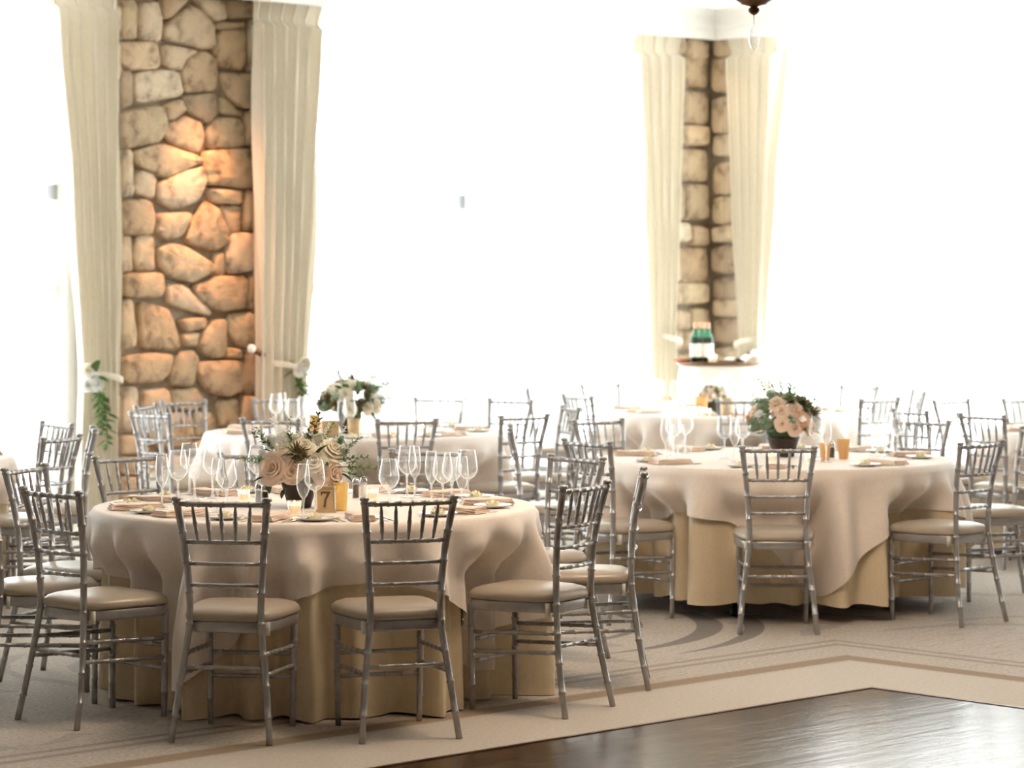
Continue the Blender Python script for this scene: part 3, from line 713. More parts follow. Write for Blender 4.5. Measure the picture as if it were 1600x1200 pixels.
# ------------------------------------------------------------------ tables and cloths
def cloths(tk):
    T, ca, hem = TAB[tk]; r = random.Random(sum(map(ord, tk)))
    ph = [r.uniform(0, 6.28) for _ in range(6)]
    def wv(t): return .62 * sin(25 * t + ph[0] + 1.1 * sin(3 * t + ph[1])) + .35 * sin(11 * t + ph[2] + .6 * sin(2 * t)) + .28 * sin(29 * t + ph[3] + sin(5 * t))
    fronts = []
    for o2, f, _ in SEATS[tk]:
        # the chair's seat and legs as an oriented box the cloth must stay clear of
        fronts.append((o2 - T, f))
    def clear(x, y, z, ex):
        """pull the cloth in so that it hangs just inside the seat fronts"""
        if z > .74: return x, y
        p = Vector((x, y)); rr = p.length; u = p / rr; kz = ss(.68, .525, z)
        for c, f in fronts:
            side = Vector((-f.y, f.x)); lx = abs((p - c).dot(side)); ly = (p - c).dot(f)
            lim = .226 + ex * ss(.70, .5, z)
            if lx < .30 and -.3 < ly < lim:
                k = ss(.30, .20, lx) * kz; need = (lim - ly) * k
                p = u * max(rr - need / max(.3, -u.dot(f)), .6); rr = p.length
        return p.x, p.y
    NT = 420
    def sheet(Lf, amp0, flare, lift, folds, zmin):
        rows = []; fr = [0.02, .3, .6, .8, .88]
        for q in fr: rows.append([(T.x + q * cos(2 * pi * j / NT), T.y + q * sin(2 * pi * j / NT), .760 + lift) for j in range(NT)])
        for kx, kz in ((RT - .006, 0), (RT + .004 + lift, -.003), (RT + .010 + lift, -.012)):
            rows.append([(T.x + kx * cos(2 * pi * j / NT), T.y + kx * sin(2 * pi * j / NT), .760 + lift + kz) for j in range(NT)])
        K = 16
        for i in range(1, K + 1):
            row = []
            for j in range(NT):
                t = 2 * pi * j / NT; h = Lf(t) * i / K; z = max(.748 + lift - h, zmin)
                u = h / .76
                rad = RT + .012 + lift + flare * u + amp0 * ss(0, .26, h) * (wv(t) + .1) + folds(t, h)
                x, y = clear(rad * cos(t), rad * sin(t), z, .075 * max(0, .8 - wv(t)) + (.018 if lift == 0 else 0))
                row.append((T.x + x, T.y + y, z))
            rows.append(row)
        mb = MB(); o = mb.grid(rows, close_u=True); mb.f.append(tuple(o + j for j in reversed(range(NT)))); mb.f = [tuple(reversed(f)) for f in mb.f]; return mb
    u = sheet(lambda t: .748 - hem + .008 * wv(t + 1), .092, .02, 0, lambda t, h: .03 * ss(.1, .6, h) * (1 - abs(sin(11 * t + ph[4] + sin(3 * t)))) - .012 * ss(.1, .6, h), .004)
    tag(obj('tablecloth', u, 'under'), 'champagne floor-length tablecloth on ' + WHERE[tk], 'tablecloth', 'champagne floor-length tablecloths')
    half = 1.135
    def Lo(t):
        a = t - ca - pi / 4; m_ = max(abs(cos(a)), abs(sin(a)))
        return min(half / m_, half * 1.36) - RT
    def fo(t, h):
        a = (t - ca + pi / 4) % (pi / 2) - pi / 4       # 0 at a corner of the square
        g = math.exp(-(a / .34) ** 2)
        return .010 + .038 * ss(.02, .28, h) * (1 - abs(sin(13 * t + ph[5] + 1.3 * sin(4 * t)))) * (.55 + .45 * sin(3 * t + ph[4])) + g * ss(.1, .5, h) * (.030 + .03 * cos(a * 17 + ph[4]))
    ov = sheet(Lo, .092, .02, .006, fo, .02)
    tag(obj('table_overlay', ov, 'over'), 'ivory square overlay cloth with hanging corners on ' + WHERE[tk], 'tablecloth', 'ivory overlay cloths')
    root = thing('banquet_table', 'round folding banquet table under cloths, ' + WHERE[tk], 'table', (T.x, T.y, 0), radians(20), 'round banquet tables')
    obj('table_top', MB().lathe([(.001, .725), (.9, .725), (.908, .73), (.908, .752), (.9, .757), (.001, .757)], 64), 'tablewood', root)
    for k in range(4):
        a = k * pi / 2 + pi / 4; x, y = .62 * cos(a), .62 * sin(a)
        lg = obj('leg', MB().tube([(x, y, .03), (x, y, .727)], .016, 10), 'black', root)
        obj('foot', MB().lathe([(.026, 0), (.026, .012), (.018, .04)], 10, (x, y, 0), caps=(True, False)), 'black', lg)
for tk in TAB: cloths(tk)
ZT = .768

# ------------------------------------------------------------------ glassware
def lathe_mesh(nm, prof, m_, n=20, caps=(False, False)):
    me = MB().lathe(prof, n, caps=caps).mesh(nm); me.materials.append(M[m_]); return me
def bowl(pts, k=5):
    return [(v.x, v.y) for v in catmull([(a, b, 0) for a, b in pts], k)]
GL = {
 'wine': [('foot', lathe_mesh('foot', [(.001, .003), (.02, .0035), (.037, .001), (.037, 0), (.001, 0)], 'stem')), ('stem', lathe_mesh('stem', [(.009, .003), (.0045, .02), (.0038, .06), (.0045, .088), (.008, .1)], 'stem', 12)),
          ('bowl', lathe_mesh('bowl', bowl([(.003, .098), (.022, .108), (.039, .13), (.042, .152), (.037, .19), (.0315, .225)]) , 'glass', 24)), ('rim', lathe_mesh('rim', [(.0312, .224), (.0318, .2255), (.0322, .224)], 'stem', 24))],
 'goblet': [('foot', lathe_mesh('foot', [(.001, .003), (.02, .0035), (.036, .001), (.036, 0), (.001, 0)], 'stem')), ('stem', lathe_mesh('stem', [(.01, .003), (.006, .015), (.0055, .045), (.009, .07)], 'stem', 12)),
          ('bowl', lathe_mesh('bowl', bowl([(.003, .068), (.024, .078), (.042, .105), (.043, .13), (.036, .165), (.031, .195)]), 'glass', 24)), ('rim', lathe_mesh('rim', [(.0306, .194), (.0312, .1955), (.0316, .194)], 'stem', 24))],
 'flute': [('foot', lathe_mesh('foot', [(.001, .003), (.018, .0035), (.033, .001), (.033, 0), (.001, 0)], 'stem')), ('stem', lathe_mesh('stem', [(.008, .003), (.004, .02), (.0035, .06), (.006, .082)], 'stem', 12)),
          ('bowl', lathe_mesh('bowl', bowl([(.003, .08), (.015, .095), (.026, .125), (.0275, .15), (.0245, .19), (.021, .22)]), 'glass', 20)), ('rim', lathe_mesh('rim', [(.0206, .219), (.0212, .2205), (.0216, .219)], 'stem', 20))]}
GLAB = {'wine': 'clear stemmed wine glass', 'goblet': 'clear short-stemmed water goblet', 'flute': 'clear narrow champagne flute'}
def glass(kind, px, py, tk, near='', sc=1.0):
    p = onz(px, py, ZT); v = Vector((p.x, p.y)) - TAB[tk][0]
    if v.length > .84: v = v.normalized() * .84; q = TAB[tk][0] + v; p = Vector((q.x, q.y, ZT))
    root = thing(kind + '_glass' if kind != 'goblet' else 'water_goblet', (GLAB[kind] + ' on ' + WHERE[tk] + near), 'glass', p, 0, 'glasses on the tables')
    if sc != 1: root.scale = (sc,) * 3
    for nm, me in GL[kind]: obj(nm, me, None, root)
n1, n2, n3 = ', drape side', ', before the bouquet', ', right of the gold votive'
for k, x, y in (('flute', 253, 792), ('wine', 278, 787), ('flute', 304, 781), ('wine', 332, 778), ('goblet', 354, 790), ('flute', 340, 800), ('wine', 296, 772)): glass(k, x, y, 'seven', n1)
for k, x, y in (('flute', 474, 812), ('wine', 492, 806)): glass(k, x, y, 'seven', n2)
glass('wine', 402, 776, 'seven', ', beyond the bouquet')
for k, x, y in (('goblet', 608, 790), ('wine', 636, 777), ('flute', 648, 777), ('wine', 692, 793), ('goblet', 706, 777), ('flute', 722, 797), ('wine', 731, 786), ('flute', 674, 786)): glass(k, x, y, 'seven', n3)
for k, x, y in (('flute', 1040, 718), ('wine', 1052, 712), ('wine', 1071, 708), ('goblet', 1058, 722)): glass(k, x, y, 'right', ', opposite end from the votive')
for k, x, y in (('wine', 1132, 716), ('flute', 1148, 722), ('goblet', 1160, 706)): glass(k, x, y, 'right', ', beside the bouquet')
for k, x, y in (('wine', 1276, 718), ('flute', 1291, 722), ('wine', 1370, 712), ('flute', 1386, 706), ('goblet', 1382, 717), ('wine', 1402, 710)): glass(k, x, y, 'right', ', votive side')
for k, x, y in (('wine', 431, 672), ('flute', 441, 668), ('wine', 458, 682), ('flute', 472, 676), ('wine', 484, 674), ('flute', 534, 683), ('wine', 546, 681), ('wine', 688, 672), ('flute', 700, 676), ('wine', 716, 670), ('goblet', 658, 678)): glass(k, x, y, 'pier')
for k, x, y in (('wine', 1012, 642), ('flute', 1024, 640), ('wine', 1030, 644), ('wine', 1056, 646), ('flute', 1068, 644), ('flute', 1094, 640), ('wine', 1216, 640), ('flute', 1230, 642)): glass(k, x, y, 'corner')

# ------------------------------------------------------------------ place settings
def outline(pts, th, bend=None):
    mb = MB(); mb.prism(pts, 0, th); me = mb.mesh('cutlery', False); me.materials.append(M['steel']); return me
def mirror(h): return h + [(-x, y) for x, y in reversed(h)]
fork = MB()
fork.prism(mirror([(.0045, -.1), (.0055, -.09), (.003, -.02), (.0035, .03), (.011, .045), (.0125, .055)]), 0, .002)
for i in range(4): fork.box((-.0125 + i * .0072, .054, .001), (-.0092 + i * .0072, .1, .0028))
FORK = flat(fork.mesh('fork')); FORK.materials.append(M['steel'])
KNIFE = outline(mirror([(.005, -.11), (.006, -.1), (.004, -.01), (.0085, .01), (.009, .08), (.003, .115)]), .002)
SPOON = outline(mirror([(.0045, -.1), (.0055, -.09), (.003, -.01), (.004, .035), (.015, .055), (.018, .075), (.013, .095), (.004, .102)]), .0025)
def napkin_mesh():
    mb = MB(); rows = []
    prof = [(-.048, .002), (-.05, .006), (-.046, .011), (0, .014), (.044, .012), (.05, .008), (.047, .002)]
    for k in range(3):
        rows = []
        for i in range(13):
            y = -.11 + .22 * i / 12; rows.append([(x * (1 - .05 * k) + .004 * sin(y * 30 + k), y * (1 - .04 * k), z * .72 + k * .0075 + .0012 * sin(y * 60 + x * 40 + k * 2)) for x, z in prof])
        o = mb.grid(rows); mb.f.append(tuple(o + j for j in range(len(prof)))); e_ = o + 12 * len(prof); mb.f.append(tuple(e_ + j for j in reversed(range(len(prof)))))
    me = mb.mesh('napkin'); me.materials.append(M['napkin']); return me
NAP = napkin_mesh()
PLATE = lathe_mesh('bread_plate', [(.001, .004), (.045, .004), (.055, .007), (.078, .013), (.08, .012), (.056, .003), (.045, 0), (.001, 0)], 'china', 32)
def rosette():
    mb = MB()
    for L_ in range(3):
        nn = 7 - L_ * 2
        for k in range(nn):
            a = 2 * pi * k / nn + L_; r_ = .02 - L_ * .0065
            c = Vector((r_ * cos(a), r_ * sin(a), .004 + L_ * .006)); rows = []
            for i in range(4):
                row = []
                for j in range(5):
                    u, v = i / 3, (j / 4 - .5) * 2
                    ta = a + v * .55 * (1 - .3 * u); rr_ = r_ + .012 * u * (1 - .5 * L_ / 3)
                    row.append((rr_ * cos(ta), rr_ * sin(ta), c.z + .013 * u - .004 * v * v))
                rows.append(row)
            mb.grid(rows)
    mb.lathe([(.001, .004), (.017, .004), (.014, .016), (.001, .022)], 10); me = mb.mesh('rosette'); me.materials.append(M['butter']); return me
ROS = rosette()
def leaf_mesh(w_=.4, curl=.25, nm='leaf', pts=7):
    mb = MB(); rows = []
    for i in range(pts):
        t = i / (pts - 1); hw = w_ * .5 * sin(pi * min(1, t * .97 + .02)) ** .8
        rows.append([(x * hw, t, -curl * t * t + abs(x) * hw * .35) for x in (-1, -.5, 0, .5, 1)])
    mb.grid(rows); return mb.mesh(nm)
LEAF = {}
for k in ('leaf', 'leaf2', 'sage'):
    me = leaf_mesh(.52); me.materials.append(M[k]); LEAF[k] = me
    me = leaf_mesh(.24, .35); me.materials.append(M[k]); LEAF[k + '_slim'] = me
def setting(tk, ang, cutlery, spot):
    T = TAB[tk][0]; er = Vector((cos(ang), sin(ang))); left = Vector((sin(ang), -cos(ang)))
    rz = ang + pi / 2              # local +Y points to the table centre
    def at(r_, s_, z=ZT): q = T + er * r_ + left * s_; return (q.x, q.y, z)
    jr = random.uniform(-.02, .02)
    tag(obj('napkin', NAP, None, None, at(.745 + jr, 0), (0, 0, rz + random.uniform(-.12, .12))), 'folded blush napkin ' + spot, 'napkin', 'folded blush napkins')
    pl = tag(obj('bread_plate', PLATE, None, None, at(.74, .185)), 'small white bread plate ' + spot, 'plate', 'bread plates')
    bt = thing('butter_rosette', 'butter rosette with leaf, bread plate ' + spot, 'butter', at(.74, .185, ZT + .004), random.uniform(0, 6), 'butter rosettes')
    obj('rosette', ROS, None, bt); obj('leaf', LEAF['leaf2'], None, bt, (.012, 0, .004), (0, 0, -1.2), .045)
    if cutlery:
        tag(obj('fork', FORK, None, None, at(.74, .085), (0, 0, rz + random.uniform(-.06, .06))), 'steel fork beside the blush napkin ' + spot, 'fork', 'forks')
        tag(obj('fork', FORK, None, None, at(.735, .115 - .002), (0, 0, rz + random.uniform(-.06, .06))), 'steel fork beside the blush napkin ' + spot, 'fork', 'forks')
        tag(obj('knife', KNIFE, None, None, at(.74, -.08), (0, 0, rz + random.uniform(-.06, .06))), 'steel knife beside the blush napkin ' + spot, 'knife', 'knives')
        tag(obj('spoon', SPOON, None, None, at(.74, -.108), (0, 0, rz + random.uniform(-.06, .06))), 'steel spoon beside the blush napkin ' + spot, 'spoon', 'spoons')
SPOT7 = ['bouquet-side front chair', 'votive-side front chair', 'side-on chair', 'edge-on chair', 'three-quarter chair', 'chair at the left glasses', 'chair showing one post', 'drape-side chair', 'chair behind the bouquet', 'chair behind the right glasses', 'window-side chair']
SPOTR = ['three-quarter chair by table seven', 'far chair by table seven', 'edge-on chair', 'chair before the bouquet', 'three-quarter chair past the votives', 'chair with cut-off back', 'far chair past the votives']
for tk in TAB:
    for i, (o2, f, a) in enumerate(SEATS[tk]):
        sp = 'on ' + WHERE[tk]
        if tk == 'seven': sp = 'on table seven, ' + SPOT7[i]
        if tk == 'right': sp = 'on bouquet table, ' + SPOTR[i]
        setting(tk, a, tk in ('seven', 'right', 'pier'), sp)
for a in (88,): setting('right', radians(a), True, 'on ' + WHERE['right'])
setting('corner', radians(100), False, 'on ' + WHERE['corner'])

# ------------------------------------------------------------------ flowers
def rose_mesh(m_, seed, full=1.0):
    r = random.Random(seed); mb = MB()
    for li, (rb, rt, z0, z1, n, wd) in enumerate(((.06, .10, .05, .62, 3, 1.3), (.13, .22, 0, .66, 4, 1.0), (.2, .38, -.08, .64, 5, .85), (.28, .58, -.18, .56, 6, .75), (.34, .80, -.28, .40, 7, .68), (.38, 1.0, -.36, .16, 8, .62))):
        for k in range(n):
            a = 2 * pi * k / n + li * .7 + r.uniform(-.15, .15); rows = []; jz = r.uniform(-.05, .05); jr = r.uniform(.92, 1.08)
            for i in range(5):
                u = i / 4; row = []
                for j in range(5):
                    v = (j - 2) / 2; ta = a + v * wd * (.55 + .5 * sin(pi * (.25 + .6 * u)))
                    rr = (rb + (rt - rb) * (u ** 1.4)) * jr * (1 - .07 * v * v) * full; rr += .05 * (u > .9) * (li > 1)
                    z = z0 + (z1 + jz - z0) * sin(u * pi / 2 * .95) - .09 * v * v * u - (.07 * (li > 1) if u > .9 else 0)
                    row.append((rr * cos(ta), rr * sin(ta), z))
                rows.append(row)
            mb.grid(rows)
    mb.lathe([(.01, -.45), (.3, -.4), (.36, -.2), (.3, .1), (.1, .3), (.01, .33)], 10)
    me = mb.mesh('rose'); me.materials.append(M[m_]); return me
ROSES = {k: [rose_mesh(k, s_) for s_ in (1, 2)] for k in ('blush', 'cream', 'petal', 'pink')}
def cluster_mesh(m_, seed, n=34):
    r = random.Random(seed); mb = MB()
    for _ in range(n):
        d = Vector((r.gauss(0, 1), r.gauss(0, 1), r.gauss(.5, .8))).normalized(); c = d * r.uniform(.7, 1.0)
        u = d.orthogonal().normalized(); v = d.cross(u); a0 = r.uniform(0, 6); s_ = r.uniform(.2, .3)
        for k in range(5):
            a = a0 + k * 2 * pi / 5; e1 = u * cos(a) + v * sin(a); e2 = u * -sin(a) + v * cos(a); o = len(mb.v)
            mb.v += [tuple(c), tuple(c + e1 * s_ * .6 + e2 * s_ * .38 + d * .06), tuple(c + e1 * s_ + d * .02), tuple(c + e1 * s_ * .6 - e2 * s_ * .38 + d * .06)]; mb.f.append((o, o + 1, o + 2, o + 3))
    mb.lathe([(.01, -.6), (.45, -.45), (.62, 0), (.45, .45), (.01, .6)], 10)
    me = mb.mesh('flower_cluster'); me.materials.append(M[m_]); return me
CLUS = {k: cluster_mesh(k, 3) for k in ('petal', 'cream', 'sage')}
def seed_mesh():
    r = random.Random(4); mb = MB()
    for _ in range(46):
        d = Vector((r.gauss(0, 1), r.gauss(0, 1), r.gauss(.6, .7))).normalized()
        mb.tube([d * .2, d * .65 + Vector((0, 0, .1)), d * r.uniform(.85, 1.1)], [.05, .035, .012], 5)
    me = mb.mesh('seedhead'); me.materials.append(M['seed']); return me
SEED = seed_mesh()
def sprig_mesh(m_, seed, n=14, ll=.16, curve=.3):
    r = random.Random(seed); mb = MB(); pts = [Vector((0, curve * t * t * -.3, t)) + Vector((curve * sin(t * 2.2) * .5, 0, 0)) for t in [i / 8 for i in range(9)]]
    mb.tube(pts, [.014 - .009 * i / 8 for i in range(9)], 5)
    for k in range(n):
        t = .2 + .8 * k / n; i = min(7, int(t * 8)); p = pts[i].lerp(pts[i + 1], t * 8 - i); a = k * 2.4 + r.uniform(-.4, .4)
        d = Vector((cos(a), sin(a), .55)).normalized(); sd = d.cross(Vector((0, 0, 1))).normalized(); l_ = ll * r.uniform(.7, 1.2) * (1.1 - .4 * t); o = len(mb.v)
        mb.v += [tuple(p), tuple(p + d * l_ * .5 + sd * l_ * .22), tuple(p + d * l_), tuple(p + d * l_ * .5 - sd * l_ * .22)]; mb.f.append((o, o + 1, o + 2, o + 3))
    me = mb.mesh('sprig'); me.materials.append(M[m_]); return me
SPR = {'leaf2': sprig_mesh('leaf2', 1, 24, .27), 'sage': sprig_mesh('sage', 2, 28, .2, .1), 'petal': sprig_mesh('petal', 3, 46, .17, .15), 'leaf': sprig_mesh('leaf', 5, 18, .32)}
def aim(d):
    return Vector(d).to_track_quat('Z', 'Y').to_euler()
def aimY(d, roll=0):
    q = Vector(d).to_track_quat('Y', 'Z'); return q.to_euler()
def add_rose(root, k, p, r_, d=None, v=0): return obj('rose', ROSES[k][v % 2], None, root, p, aim(d if d is not None else Vector(p) - Vector((0, 0, .06))), r_)
def add_leaf(root, k, p, l_, d): return obj('leaf', LEAF[k], None, root, p, aimY(d), l_)
def pot(root, rt, rb, h):
    obj('pot', MB().lathe([(.001, 0), (rb, 0), (rb * 1.02, .006), (rt * .97, h * .9), (rt, h * .91), (rt, h), (rt * .93, h), (rt * .85, h * .8), (.001, h * .8)], 28), 'pot', root)
    obj('greenery', MB().lathe([(rt * .85, h * .82), (rt * 1.05, h * 1.25), (rt * 1.0, h * 1.7), (rt * .55, h * 2.0), (.001, h * 2.05)], 14), 'leaf', root)
def bouquet(tk, px, py, label, rt, rb, h, R, seed, mix):
    p = onz(px, py, ZT); root = thing('flower_arrangement', label, 'flowers', p); r = random.Random(seed); pot(root, rt, rb, h)
    c = Vector((0, 0, h + R * .42)); used = []
    for i in range(36):
        for tr in range(40):
            az = r.uniform(0, 2 * pi); el = r.uniform(-.15, 1.35); d = Vector((cos(az) * cos(el), sin(az) * cos(el), sin(el)))
            if all((d - q).length > .35 for q in used): break
        used.append(d); q = c + Vector((d.x * R, d.y * R, d.z * R * .8))
        k = mix[i % len(mix)]
        if k in ROSES: add_rose(root, k, q, R * r.uniform(.21, .31), d, i)
        elif k in CLUS: obj('flower_cluster', CLUS[k], None, root, q, aim(d), R * r.uniform(.24, .32))
        else: obj('seedhead', SEED, None, root, q, aim(d), R * .34)
    for i in range(22):
        az = r.uniform(0, 2 * pi); el = r.uniform(-.4, .8); d = Vector((cos(az) * cos(el), sin(az) * cos(el), sin(el)))
        add_leaf(root, r.choice(['leaf', 'leaf', 'leaf2', 'leaf2']), c + d * R * .8, R * r.uniform(.3, .5), d + Vector((0, 0, r.uniform(-.3, .3))))
    for i in range(16):
        az = r.uniform(0, 2 * pi); el = r.uniform(.1, 1.3); d = Vector((cos(az) * cos(el), sin(az) * cos(el), sin(el)))
        obj('sprig', SPR[r.choice(['leaf2', 'sage', 'petal', 'sage'])], None, root, c + d * R * .6, aim(d), R * r.uniform(.75, 1.05))
    return root
# the bouquet in focus, placed bloom by bloom
p7 = onz(468, 792, ZT); b7 = thing('flower_arrangement', 'rose bouquet with blush and cream blooms in a black pot on table number seven', 'flowers', p7)
pot(b7, .08, .048, .112)
s7 = p7.y / F
def W7(px, py, y=0.0): return Vector(((px - 468) * s7, y, (792 - py) * s7))
for k, px, py, y, r_, d in (('blush', 432, 731, -.085, .072, (-.35, -.8, .25)), ('blush', 459, 734, -.10, .054, (.05, -.9, .1)), ('cream', 492, 722, -.09, .06, (.1, -.8, .4)), ('blush', 521, 738, -.05, .052, (.6, -.7, .1)),
                            ('cream', 519, 705, -.02, .06, (.5, -.5, .6)), ('cream', 476, 700, -.05, .052, (.1, -.6, .7)), ('blush', 505, 738, -.09, .045, (.3, -.9, -.1)), ('cream', 447, 706, -.03, .05, (-.2, -.5, .7)),
                            ('petal', 440, 690, .06, .05, (-.3, .1, 1)), ('cream', 495, 690, .07, .05, (.2, .4, 1)), ('blush', 440, 728, .09, .055, (-.5, .7, .3)), ('cream', 505, 722, .1, .055, (.5, .8, .3)), ('blush', 470, 720, .13, .055, (0, 1, .3))):
    add_rose(b7, k, W7(px, py, y), r_, d, int(px))
obj('seedhead', SEED, None, b7, W7(466, 708, -.09), aim((0, -.6, .8)), .062)
obj('seedhead', SEED, None, b7, W7(478, 716, -.10), aim((.2, -.8, .5)), .045)
for k, px, py, y, r_ in (('petal', 425, 690, -.02, .034), ('petal', 444, 682, 0, .036), ('cream', 462, 690, .02, .034), ('petal', 413, 712, -.03, .03), ('petal', 538, 706, -.01, .032), ('sage', 530, 690, .02, .028), ('petal', 484, 686, 0, .03), ('sage', 408, 720, -.02, .022)):
    obj('flower_cluster', CLUS[k], None, b7, W7(px, py, y), aim((px / 468 - 1, -.3, .8)), r_)
for k, px, py, y, l_, d in (('leaf', 494, 713, -.08, .085, (.5, -.2, .75)), ('leaf', 502, 714, -.07, .06, (.3, -.3, -.2)), ('leaf', 424, 742, -.08, .075, (-.9, -.2, -.1)), ('leaf', 424, 746, -.08, .06, (-.1, -.2, -.9)), ('leaf', 530, 738, -.05, .07, (.9, -.2, -.3)), ('leaf', 522, 748, -.07, .05, (.8, -.3, -.5)),
                            ('leaf', 430, 708, -.03, .06, (-.8, -.2, .5)), ('leaf', 416, 716, -.02, .05, (-.5, -.3, -.5)), ('leaf2', 455, 690, 0, .055, (-.3, -.2, .8)), ('leaf', 480, 756, -.1, .05, (.2, -.6, -.6)), ('leaf', 450, 760, -.1, .05, (-.4, -.5, -.6)), ('leaf2', 541, 724, -.03, .055, (.8, -.2, .3))):
    add_leaf(b7, k, W7(px, py, y), l_, d)
for k, px, py, y, l_, d in (('leaf2', 530, 728, -.06, .16, (1, -.1, .02)), ('leaf2', 524, 718, -.05, .14, (.95, 0, .16)), ('sage', 520, 712, -.04, .15, (.7, 0, .5)), ('sage', 433, 712, -.04, .15, (-.5, 0, .8)), ('petal', 440, 705, -.02, .15, (-.2, 0, 1)), ('petal', 425, 702, -.02, .13, (-.6, 0, .8)),
                            ('sage', 456, 700, -.02, .13, (0, .1, 1)), ('leaf2', 476, 695, -.02, .12, (.25, 0, 1)), ('leaf', 484, 700, -.02, .15, (.2, 0, 1)), ('petal', 515, 705, -.02, .13, (.5, .1, .8)), ('sage', 414, 726, -.04, .11, (-.9, 0, .3)), ('leaf2', 500, 700, 0, .12, (.4, .2, .8)),
                            ('leaf', 430, 700, -.03, .11, (-.7, -.1, .6)), ('petal', 450, 698, -.04, .12, (-.35, -.1, .9)), ('petal', 466, 696, -.02, .12, (.1, -.1, 1)), ('leaf2', 420, 716, -.05, .1, (-.95, -.2, .1)), ('petal', 500, 698, -.03, .11, (.3, -.1, .9)), ('sage', 535, 712, -.04, .1, (.6, -.2, .7)), ('leaf2', 536, 735, -.05, .1, (.9, -.2, -.2))):
    obj('sprig', SPR[k], None, b7, W7(px, py, y), aim(d), l_)
bouquet('right', 1224, 713, 'round bouquet of peach roses and greenery in a dark footed bowl', .088, .058, .105, .172, 21, ['blush', 'pink', 'blush', 'cream', 'sage', 'blush', 'seed', 'petal', 'blush', 'sage'])
bouquet('pier', 546, 677, 'loose bouquet of cream flowers and dark greenery in a dark pot by the window', .075, .05, .105, .17, 33, ['cream', 'seed', 'petal', 'cream', 'sage', 'seed', 'blush'])
bouquet('corner', 1112, 645, 'low bouquet of blush roses and greenery next to the glass dome', .07, .05, .07, .085, 44, ['blush', 'pink', 'cream', 'seed', 'blush'])
# posies pinned on the drapes' tiebacks
def posy(px, py, off, label, seed, tail=.22):
    s_, d_ = wallA(px, off); p = RW(-s_, -off, zat(py, d_)); root = thing('curtain_posy', label, 'flowers', p, 0, 'posies on the drapes'); r = random.Random(seed)
    toc = (Vector((0, 0, p.z)) - p).normalized()
    for i in range(4):
        q = Vector((r.uniform(-.05, .05), 0, r.uniform(-.06, .06))) + toc * .05
        add_rose(root, 'petal' if i else 'cream', q, .045, toc + Vector((r.uniform(-.5, .5), 0, r.uniform(-.4, .5))), i)
    for i in range(9):
        a = r.uniform(0, 6.28); add_leaf(root, r.choice(['leaf2', 'leaf2', 'sage']), toc * .03, r.uniform(.08, .13), Vector((cos(a), -.2, sin(a) - .2)))
    for i in range(4): obj('sprig', SPR['leaf2'], None, root, toc * .04 + Vector((r.uniform(-.04, .04), 0, -.03)), aim((r.uniform(-.2, .2), -.1, -1)), tail * r.uniform(.7, 1.3))
posy(146, 588, .33, 'white rose posy with trailing greenery on the drape left of the pier', 1, .34)
posy(468, 578, .33, 'white rose posy with greenery on the drape right of the pier', 2, .2)

# ------------------------------------------------------------------ candles, signs, shakers
def votive(px, py, label, r_=.026, h=.05, sc=1):
    root = thing('votive_candle', label, 'candle', onz(px, py, ZT), 0, 'glass votive candles')
    obj('cup', MB().lathe([(.001, .002), (r_ * .85, 0), (r_ * .9, .004), (r_, h), (r_ * .94, h), (r_ * .82, .01)], 18), 'glass', root)
    c_ = obj('candle', MB().lathe([(r_ * .8, .006), (r_ * .84, h * .62), (r_ * .7, h * .66), (.001, h * .64)], 16), 'wax', root)
    obj('flame', MB().lathe([(.001, h * .66), (.005, h * .74), (.004, h * .86), (.0008, h)], 8), 'flame', c_)
votive(460, 803, 'lit glass votive candle in front of the black pot on table seven', .029, .054)
votive(381, 783, 'lit glass votive candle at the left glasses of table number seven')
votive(582, 781, 'lit glass votive candle behind the salt shaker on table number seven')
votive(1206, 721, 'lit glass votive candle under the peach rose bouquet')
votive(1265, 724, 'lit glass votive candle behind the chair back by the peach bouquet')
votive(615, 682, 'lit glass votive candle on the pier table near the chair back')
votive(660, 676, 'lit glass votive candle on the pier table by the glasses')
votive(1093, 650, 'lit glass votive candle before the low bouquet near the dome', .035, .06)
votive(1103, 652, 'lit glass votive candle between the dome and the low bouquet', .035, .06)
votive(1046, 640, 'lit glass votive candle among the glasses at the dome table', .035, .06)
def goldcup(px, py, rt, rb, h, label, m_='gold'):
    root = thing('gold_votive_holder', label, 'candle holder', onz(px, py, ZT), 0, 'gold votive holders')
    obj('holder', MB().lathe([(.001, 0), (rb, 0), (rb * 1.01, .003), (rt, h), (rt * .94, h), (rb * .9, .006)], 28), m_, root)
    obj('candle', MB().lathe([(rb * .85, .005), (rb * .9, h * .6), (.001, h * .6)], 16), 'wax', root)
goldcup(531, 797, .037, .029, .112, 'gold sequined votive holder beside the number seven sign')
goldcup(1318, 717, .034, .024, .105, 'gold votive holder right of the peach rose bouquet', 'amber')
goldcup(1289, 719, .03, .022, .09, 'small gold votive holder closest to the peach rose bouquet', 'amber')
goldcup(491, 676, .035, .03, .11, 'slim amber candle holder on the pier table', 'amber')
goldcup(553, 683, .04, .034, .11, 'gold candle holder in front of the dark pot on the pier table', 'goldpaint')
goldcup(1096, 647, .045, .04, .12, 'amber candle holder beside the low bouquet', 'amber')
goldcup(1136, 649, .045, .04, .12, 'amber candle holder in front of the glass dome', 'goldpaint')
# squat gold block on the pier table
p = onz(515, 682, ZT); bk = thing('gold_block_holder', 'square gold candle block beside the bouquet on the pier table', 'candle holder', p, .2)
obj('block', MB().box((-.05, -.05, 0), (.05, .05, .095)), 'goldpaint', bk); obj('wax_top', MB().lathe([(.034, .094), (.034, .097), (.001, .097)], 16), 'wax', bk)
flat(bk.children[0].data)
